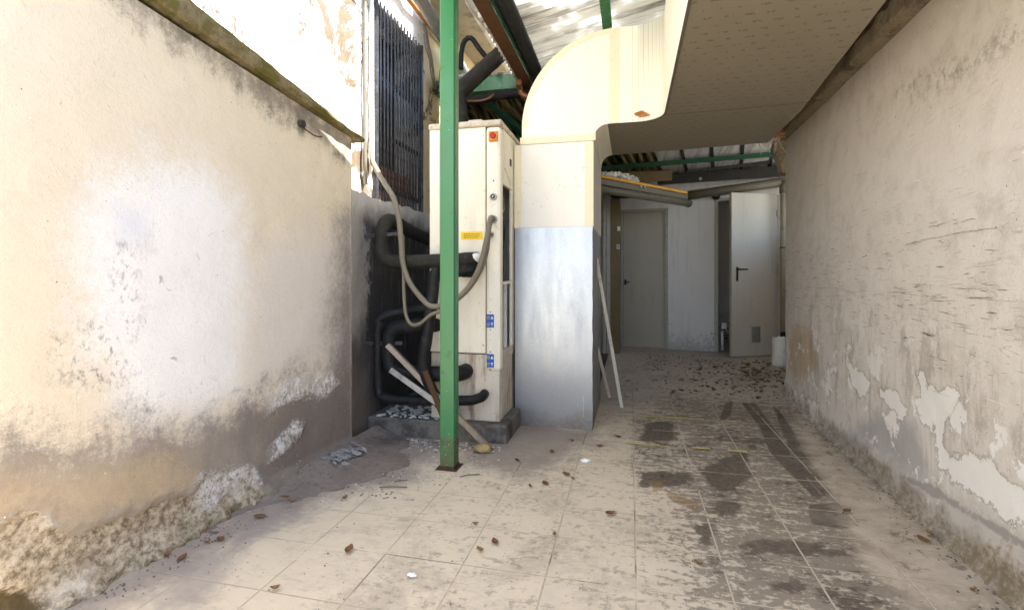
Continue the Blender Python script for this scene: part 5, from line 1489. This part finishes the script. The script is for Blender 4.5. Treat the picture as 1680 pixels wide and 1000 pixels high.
# jug by the wall end
jg = thing('plastic_jug', 'tall white plastic jug cut open at the top, at the far end wall', 'jug', (1.668, 6.33, 0))
prof = [(.001, .0), (.070, .0), (.080, .012), (.081, .10), (.079, .20), (.081, .29), (.074, .315), (.066, .33), (.060, .322), (.066, .30), (.070, .2), (.07, .02)]
vs, fs = [], []
seg = 24
for k_, (r_, z_) in enumerate(prof):
    for q in range(seg):
        a = 2 * math.pi * q / seg
        zz_ = z_ + (.022 * mnoise.noise(Vector((math.cos(a) * 1.6, math.sin(a) * 1.6, 3))) if 6 <= k_ <= 9 else 0)
        vs.append((1.668 + r_ * math.cos(a), 6.33 + r_ * math.sin(a), zz_))
for i in range(len(prof) - 1):
    for q in range(seg):
        q2 = (q + 1) % seg
        fs.append((i * seg + q, i * seg + q2, (i + 1) * seg + q2, (i + 1) * seg + q))
m = MB(); m._add(vs, fs, True); m.build('shell', M['plastic'], jg)
m = MB(); m.tube([(1.70, 6.255, .30), (1.70, 6.24, .27), (1.70, 6.245, .22), (1.70, 6.26, .20)], .010, 8, step=.01); m.build('grip', M['plastic'], jg)

# ------------------------------------------------------------------ rear roof
rr = thing('rear_roof', 'dark corrugated roof, half yellowed and half grey, sloping down over the far end', 'roof', bp(.8, -1.6, 2.5))
def rz(y): return 2.44 - .105 * y
vs, fs = [], []
xs_ = np.arange(-2.05, .62, .0138)
for x in xs_:
    ph = (x / .11) % 1
    hgt = .02 if ph < .42 else (-.012 if .5 < ph < .92 else .004)
    for y in (-3.15, -1.6, .1):
        vs.append((x, y, rz(y) + hgt))
for i in range(len(xs_) - 1):
    for k_ in range(2):
        a = i * 3 + k_
        fs.append((a, a + 3, a + 4, a + 1))
m = MB(B); m._add(vs, fs, False); m.build('yellowed_sheet', M['roof_yellow'], rr, fix=False)
m = MB(B)
x = .60
while x < 3.6:
    m.box((x, -3.15, 0), (x + .30, .1, .006), Matrix(((1, 0, 0, 0), (0, 1, 0, 0), (0, -.105, 1, 2.44), (0, 0, 0, 1))))
    x += .335
m.build('grey_sheet', M['roof_grey'], rr, fix=False)
m = MB(B)
x = .60 + .30
while x < 3.6:
    m.box((x - .004, -3.15, -.006), (x + .039, .1, .012), Matrix(((1, 0, 0, 0), (0, 1, 0, 0), (0, -.105, 1, 2.44), (0, 0, 0, 1))))
    x += .335
m.build('joint_strip', M['fascia'], rr, fix=False)
for y in (-.72, -2.1):
    m = MB(B); m.box((-2.0, y, rz(y) - .075), (3.6, y + .045, rz(y) - .022)); m.build('purlin', M['green_dk'], rr, bevel=.002)
m = MB(B); m.bar((-.3, -.45, 2.40), (.75, -.35, 2.37), .02, .14); m.build('board', M['brown_door'], rr)
m = MB(B); m.bar((.95, -.60, 2.36), (1.45, -.50, 2.40), .02, .03); m.bar((1.2, -.55, 2.37), (1.9, -.5, 2.42), .03, .035); m.build('bracket', M['fascia'], rr)

# ------------------------------------------------------------------ small shed on the left at the back
sh = thing('side_shed', 'grey metal shed front with a brown door edge, standing left of the far doors', 'shed', (-.3, 6.9, 0))
m = MB(); m.box((-1.3, 6.83, -.13), (-.362, 6.87, 2.12)); m.build('panel', M['shed'], sh)
m = MB(); m.box((-.360, 6.78, -.002), (-.318, 6.90, 2.2)); m.box((-.314, 6.80, -.002), (-.262, 6.92, 2.2)); m.box((-1.3, 6.79, 2.125), (-.362, 6.86, 2.2)); m.build('door_frame', M['door_frame'], sh, bevel=.004)
m = MB(); m.box((-.258, 6.80, .002), (-.140, 7.42, 2.06)); bd = m.build('door', M['brown_door'], sh, bevel=.004)
m = MB(); m.box((-.172, 6.790, 1.625), (-.132, 6.80, 1.685)); m.build('lock_plate', M['plastic'], bd, bevel=.002)
m = MB(); m.box((-.180, 6.790, 1.385), (-.140, 6.80, 1.445)); m.build('lock_plate', M['plastic'], bd, bevel=.002)
m = MB(); m.box((-.168, 6.785, 1.40), (-.152, 6.79, 1.43)); m.build('lock_hole', M['black_in'], bd)
ev = thing('shed_gutter', 'grey box gutter of the shed ending in mid air, an ochre board along its top', 'gutter', (.2, 6.3, 2.0))
a, b = Vector((-.80, 5.14, 2.01)), Vector((.735, 6.945, 1.985))
m = MB(); m.tube([a, b], .047, 18); m.build('trough', M['gutter'], ev)
m = MB(); m.tube([b + (b - a).normalized() * -.012, b + (b - a).normalized() * .02], .054, 18); m.build('end_cap', M['gutter'], ev)
dn = (b - a).normalized(); sdv = Vector((-dn.y, dn.x, 0))
m = MB(); m.bar(a - sdv * .02 + Vector((0, 0, .09)), b - sdv * .02 + Vector((0, 0, .075)) - dn * .05, .02, .07); m.build('fascia', M['gutter'], ev)
m = MB(); m.bar(a - sdv * .035 + Vector((0, 0, .138)), b - sdv * .035 + Vector((0, 0, .118)) - dn * .10, .05, .03); m.build('ochre_board', M['ochre'], ev)
m = MB(); q = [a + sdv * .06 + Vector((0, 0, .13)), b + sdv * .06 - dn * .1 + Vector((0, 0, .11)), b + sdv * 1.1 - dn * .1 + Vector((0, 0, .18)), a + sdv * 1.1 + Vector((0, 0, .2))]
m._add([tuple(v) for v in q] + [tuple(v + Vector((0, 0, .02))) for v in q], [(3, 2, 1, 0), (4, 5, 6, 7), (0, 1, 5, 4), (1, 2, 6, 5), (2, 3, 7, 6), (3, 0, 4, 7)]); m.build('shed_top', M['fascia'], ev)
# crumpled plastic on the ochre board
def crumple(c, rx, ry, rz_, seed, n=14):
    vs, fs = [], []
    for i in range(n + 1):
        th = math.pi * i / n
        for j in range(2 * n):
            ph = math.pi * j / n
            d = Vector((math.sin(th) * math.cos(ph), math.sin(th) * math.sin(ph), math.cos(th)))
            k_ = 1 + .55 * mnoise.fractal(d * 2.6 + Vector((seed, 0, 0)), .7, 2.2, 4)
            vs.append((c[0] + d.x * rx * k_, c[1] + d.y * ry * k_, c[2] + d.z * rz_ * k_))
    for i in range(n):
        for j in range(2 * n):
            j2 = (j + 1) % (2 * n)
            fs.append((i * 2 * n + j, i * 2 * n + j2, (i + 1) * 2 * n + j2, (i + 1) * 2 * n + j))
    return vs, fs
m = MB()
for t, s_ in ((.36, .06), (.42, .075), (.48, .07), (.54, .06)):
    c = a + (b - a) * t + sdv * .04
    vs, fs = crumple((c.x, c.y, c.z + .17 - .02 * abs(t - .45)), s_ * 1.5, s_ * 1.2, s_ * .75, t * 9)
    m._add(vs, fs, False)
for t in (.55, .58):
    c = a + (b - a) * t + Vector((0, 0, .15))
    m.tube([c, c + dn * .05 + Vector((0, 0, -.01)) - sdv * .02, c + dn * .07 + Vector((0, 0, -.06)) - sdv * .05], .010, 6, step=.02, jitter=.3)
tag(m.build('crumpled_plastic', M['plastic'], None), 'crumpled white plastic sheet lying on the ochre board over the shed', 'plastic sheet')

# ------------------------------------------------------------------ bits on the right: foam lump, straw
m = MB(); vs, fs = crumple((1.115, 4.42, 2.185), .075, .06, .045, 3.3); m._add(vs, fs, False)
tag(m.build('foam_lump', M['foam'], None), 'orange foam lump squeezed between the duct corner and the ledge', 'foam')
m = MB()
for i in range(60):
    p0 = Vector((random.uniform(.98, 1.15), 4.35 + random.uniform(-.03, .1), 2.13 + random.uniform(-.02, .03)))
    d = Vector((random.uniform(-.12, .05), random.uniform(-.04, .04), random.uniform(-.10, .03)))
    e = p0 + d + Vector((random.uniform(-.05, .05), 0, random.uniform(-.04, .02)))
    m.tube([p0, p0 + d * .6 + Vector((0, 0, .02)), e], .0016, 5, step=.03, cap=False)
for i in range(6):
    m.tube([(1.02, 4.36, 2.14), (.9, 4.3, 2.14 - i * .004), (.74 + i * .02, 4.2, 2.075)], .0011, 4, step=.05, cap=False)
tag(m.build('straw_nest', M['straw'], None), 'tangle of pale straw hanging from the duct corner by the ledge', 'straw')

# ------------------------------------------------------------------ litter
def leaf_mesh(s_, curl, seed):
    rnd = random.Random(seed)
    vs, fs = [], []
    n = 7
    for i in range(n + 1):
        t = i / n
        w_ = math.sin(math.pi * min(1, t * 1.02 + .01)) ** .8 * .30 * s_
        x = (t - .5) * s_
        zc = curl * s_ * ((t - .5) ** 2 * 2.2)
        for j in (-1, 0, 1):
            vs.append((x, j * w_ + .03 * s_ * math.sin(t * 5 + seed), zc + abs(j) * curl * w_ * 1.1 + .004 + rnd.uniform(0, .05) * s_ * abs(j)))
    for i in range(n):
        for j in range(2):
            a = i * 3 + j
            fs.append((a, a + 3, a + 4, a + 1))
    vs += [(-.5 * s_, 0, .004), (-.68 * s_, .03 * s_, .004), (-.68 * s_, .045 * s_, .007), (-.5 * s_, .012 * s_, .008)]
    k = len(vs)
    fs.append((k - 4, k - 3, k - 2, k - 1))
    return vs, fs
LEAVES = [(-1.544, 2.003), (-1.48, 1.969), (-1.557, 1.852), (-1.606, 1.629), (-1.573, 1.66), (-1.149, 1.443), (-1.037, 1.707), (-0.631, 2.006), (-0.516, 1.892),
          (-0.554, 1.821), (-0.324, 2.614), (-0.287, 2.567), (-0.453, 2.934), (0.237, 1.917), (-0.089, 2.227), (-0.48, 2.423), (-1.607, 1.521), (-1.68, 1.525),
          (-0.413, 2.476), (-0.296, 1.995), (0.931, 2.497), (1.17, 2.352), (1.12, 2.29), (1.10, 1.963), (-0.18, 3.1), (-.36, 3.15), (-.08, 3.3), (.16, 2.72), (-.62, 2.75), (-1.3, 2.1)]
protos = []
for i in range(4):
    vs, fs = leaf_mesh((.046, .034, .052, .028)[i], (.25, .6, .35, .7)[i], i)
    m = MB(); m._add(vs, fs, False)
    o = m.build('fallen_leaf', M[('leaf_a', 'leaf_b', 'leaf_a', 'leaf_b')[i]], None, fix=False)
    protos.append(o)
for i, (x, y) in enumerate(LEAVES):
    o = protos[i] if i < 4 else protos[i % 4].copy()
    if i >= 4: COL.objects.link(o)
    o.location = (x, y, .002 + (.02 if x < -1.45 and y > 1.9 else 0))
    o.rotation_euler = (random.uniform(-.12, .12), random.uniform(-.12, .12), random.uniform(0, 6.28))
    tag(o, 'small curled brown dead leaf lying on the dusty tiles', 'leaf', 'dead leaves scattered on the tiles')

def scatter(name, spots, mats, kind='stuff'):
    """spots: (x, y, z, size, flat) chips in one mesh"""
    m = MB()
    for x, y, z, s_, fl_ in spots:
        T = Matrix.Translation((x, y, z + s_ * fl_ * .5)) @ Matrix.Rotation(random.uniform(0, 6.28), 4, 'Z') @ Matrix.Rotation(random.uniform(-.35, .35), 4, 'X')
        k_ = random.randint(4, 6)
        poly = [(s_ * random.uniform(.45, 1) * math.cos(2 * math.pi * i / k_), s_ * random.uniform(.35, .9) * math.sin(2 * math.pi * i / k_)) for i in range(k_)]
        n0 = len(m.v)
        vs = [(p[0], p[1], -s_ * fl_ * .5) for p in poly] + [(p[0] * .9, p[1] * .9, s_ * fl_ * .5) for p in poly]
        m._add(vs, [tuple(range(k_))[::-1], tuple(range(k_, 2 * k_)), *[(i, (i + 1) % k_, k_ + (i + 1) % k_, k_ + i) for i in range(k_)]], False, T)
    return tag(m.build(name, M[mats], None, fix=False), kind=kind)
U, G = random.uniform, random.gauss
sp = [(U(-1.62, -1.1), U(3.02, 3.3), .117, U(.005, .03) , .3) for _ in range(200)]
sp += [(U(-1.60, -.75), 2.97 - abs(G(0, .09)), .0, .002 + .016 * random.random() ** 3, .4) for _ in range(420)]
sp += [(-.9 + G(0, .12), 2.62 + G(0, .12), 0, U(.003, .012), .4) for _ in range(160)]
sp += [(U(-1.5, -.9), U(2.1, 2.9), .002, U(.002, .006), .5) for _ in range(160)]
sp += [(U(-1.5, 1.1), U(1.2, 4.5), .001, U(.0015, .004), .5) for _ in range(420)]
scatter('plaster_crumbs', sp, 'chip')
sp = [(U(-1.60, -.75), 2.96 - abs(G(0, .09)), .0, U(.003, .014), .4) for _ in range(260)]
sp += [(-.95 + G(0, .14), 2.55 + G(0, .12), 0, U(.003, .010), .4) for _ in range(140)]
sp += [(U(-1.4, -.9), U(2.15, 2.45), 0, U(.003, .012), .25) for _ in range(120)]
sp += [(U(-1.5, 1.15), U(1.2, 4.5), .001, U(.0015, .005), .4) for _ in range(420)]
sp += [(xr(y) - .02 - abs(G(0, .06)), y, .001, U(.0015, .007), .35) for y in [U(1.4, 4.7) for _ in range(420)]]
sp += [(xl(y) + .06 + abs(G(0, .06)), y, .003, U(.0015, .006), .35) for y in [U(1.1, 2.2) for _ in range(160)]]
scatter('dark_crumbs', sp, 'chip_dark')
sp = [(U(.2, 1.9), U(4.6, 6.9), .001, U(.006, .02), .25) for _ in range(420)]
sp += [(U(-.1, 1.3), U(4.2, 6.9), .001, U(.004, .014), .25) for _ in range(300)]
scatter('dark_debris', sp, 'leaf_c')
for k_, mt_ in ((0, 'leaf_a'), (1, 'leaf_c')):
  m = MB()
  for i in range(190 if k_ else 130):
    if random.random() < .66: x, y = 1.35 + G(0, .26), 5.75 + G(0, .38)
    else: x, y = 1.0 + G(0, .38), 5.0 + G(0, .38)
    if y > 6.85 or x > 2.2 or (y < 4.8 and x > 1.22): continue
    vs, fs = leaf_mesh(U(.02, .048), U(.15, .6), i)
    if not k_: vs = [tuple(q * 1.35 for q in v) for v in vs]
    m._add(vs, fs, False, Matrix.Translation((x, y, .002 + U(0, .01))) @ Matrix.Rotation(U(0, 6.28), 4, 'Z') @ Matrix.Rotation(U(-.35, .35), 4, 'X'))
  tag(m.build('leaf_litter', M[mt_], None, fix=False), kind='stuff')
# twigs near the post
m = MB()
for (x, y) in [(-1.16, 2.33), (-1.2, 2.25), (-.86, 2.46)]:
    an = U(-.5, .7); l = U(.05, .14)
    m.tube([(x, y, .006), (x + l * .5 * math.cos(an), y + l * .5 * math.sin(an) + U(-.01, .01), .012), (x + l * math.cos(an), y + l * math.sin(an), .006)], .0028, 5, step=.02)
tag(m.build('twig_litter', M['chip_dark'], None, fix=False), kind='stuff')
# torn flakes heaped on the dirt by the left wall
m = MB()
for i in range(90):
    s_ = U(.008, .028)
    T = Matrix.Translation((-1.545 + G(0, .035), 2.50 + G(0, .065), .050 + abs(G(0, .010)))) @ Matrix.Rotation(U(-.5, .9), 4, 'Z') @ Matrix.Rotation(U(.0, .6), 4, 'Y') @ Matrix.Rotation(U(-.4, .4), 4, 'X')
    k_ = random.randint(4, 6)
    poly = [(s_ * 1.5 * U(.5, 1) * math.cos(6.283 * q / k_), s_ * U(.35, .8) * math.sin(6.283 * q / k_)) for q in range(k_)]
    m._add([(x, y, 0) for x, y in poly] + [(x, y, .0022) for x, y in poly], [tuple(range(k_))[::-1], tuple(range(k_, 2 * k_)), *[(q, (q + 1) % k_, k_ + (q + 1) % k_, k_ + q) for q in range(k_)]], False, T)
tag(m.build('plaster_flakes', M['flake'], None, fix=False), kind='stuff')
m = MB(); vs, fs = crumple((0, 0, 0), .052, .03, .024, 8.1, 10)
m._add(vs, fs, True, Matrix.Translation((-.845, 2.84, .022)) @ Matrix.Rotation(.3, 4, 'Z'))
tag(m.build('foam_piece', M['sponge'], None), 'small ochre foam piece on the floor just right of the green post', 'foam')
m = MB(); vs, fs = crumple((-.245, 2.83, .008), .028, .018, .010, 5.2, 8); m._add(vs, fs, False)
tag(m.build('paper_scrap', M['plastic'], None), 'small crumpled pale scrap on the tiles before the zinc duct corner', 'rubbish')
m = MB(); vs, fs = crumple((-.74, 1.62, .006), .016, .010, .006, 6.2, 8); m._add(vs, fs, False)
tag(m.build('paper_scrap', M['plastic'], None), 'tiny white crumpled scrap on the cream tiles nearest the camera', 'rubbish')
# faded yellow lines painted on two tile rows
m = MB()
for (xa, ya, xb, yb) in [(.06, 3.842, .66, 3.842), (-.02, 3.202, .60, 3.202)]:
    x = xa
    while x < xb:
        l = U(.03, .12)
        if random.random() < .8:
            m._add([(x, ya - U(.008, .016), .0055), (x + l, ya - U(.008, .016), .0055), (x + l, ya + U(.008, .018), .0055), (x, ya + U(.004, .014), .0055)], [(0, 1, 2, 3)])
        x += l
M['yline'] = worn("faded_yellow_paint", (0.66, 0.50, 0.12), (0.58, 0.46, 0.20), 20, 0.8, amt=0.35, dirt=(.42, .36, .28))
tag(m.build('floor_marking', M['yline'], None, fix=False), kind='structure')
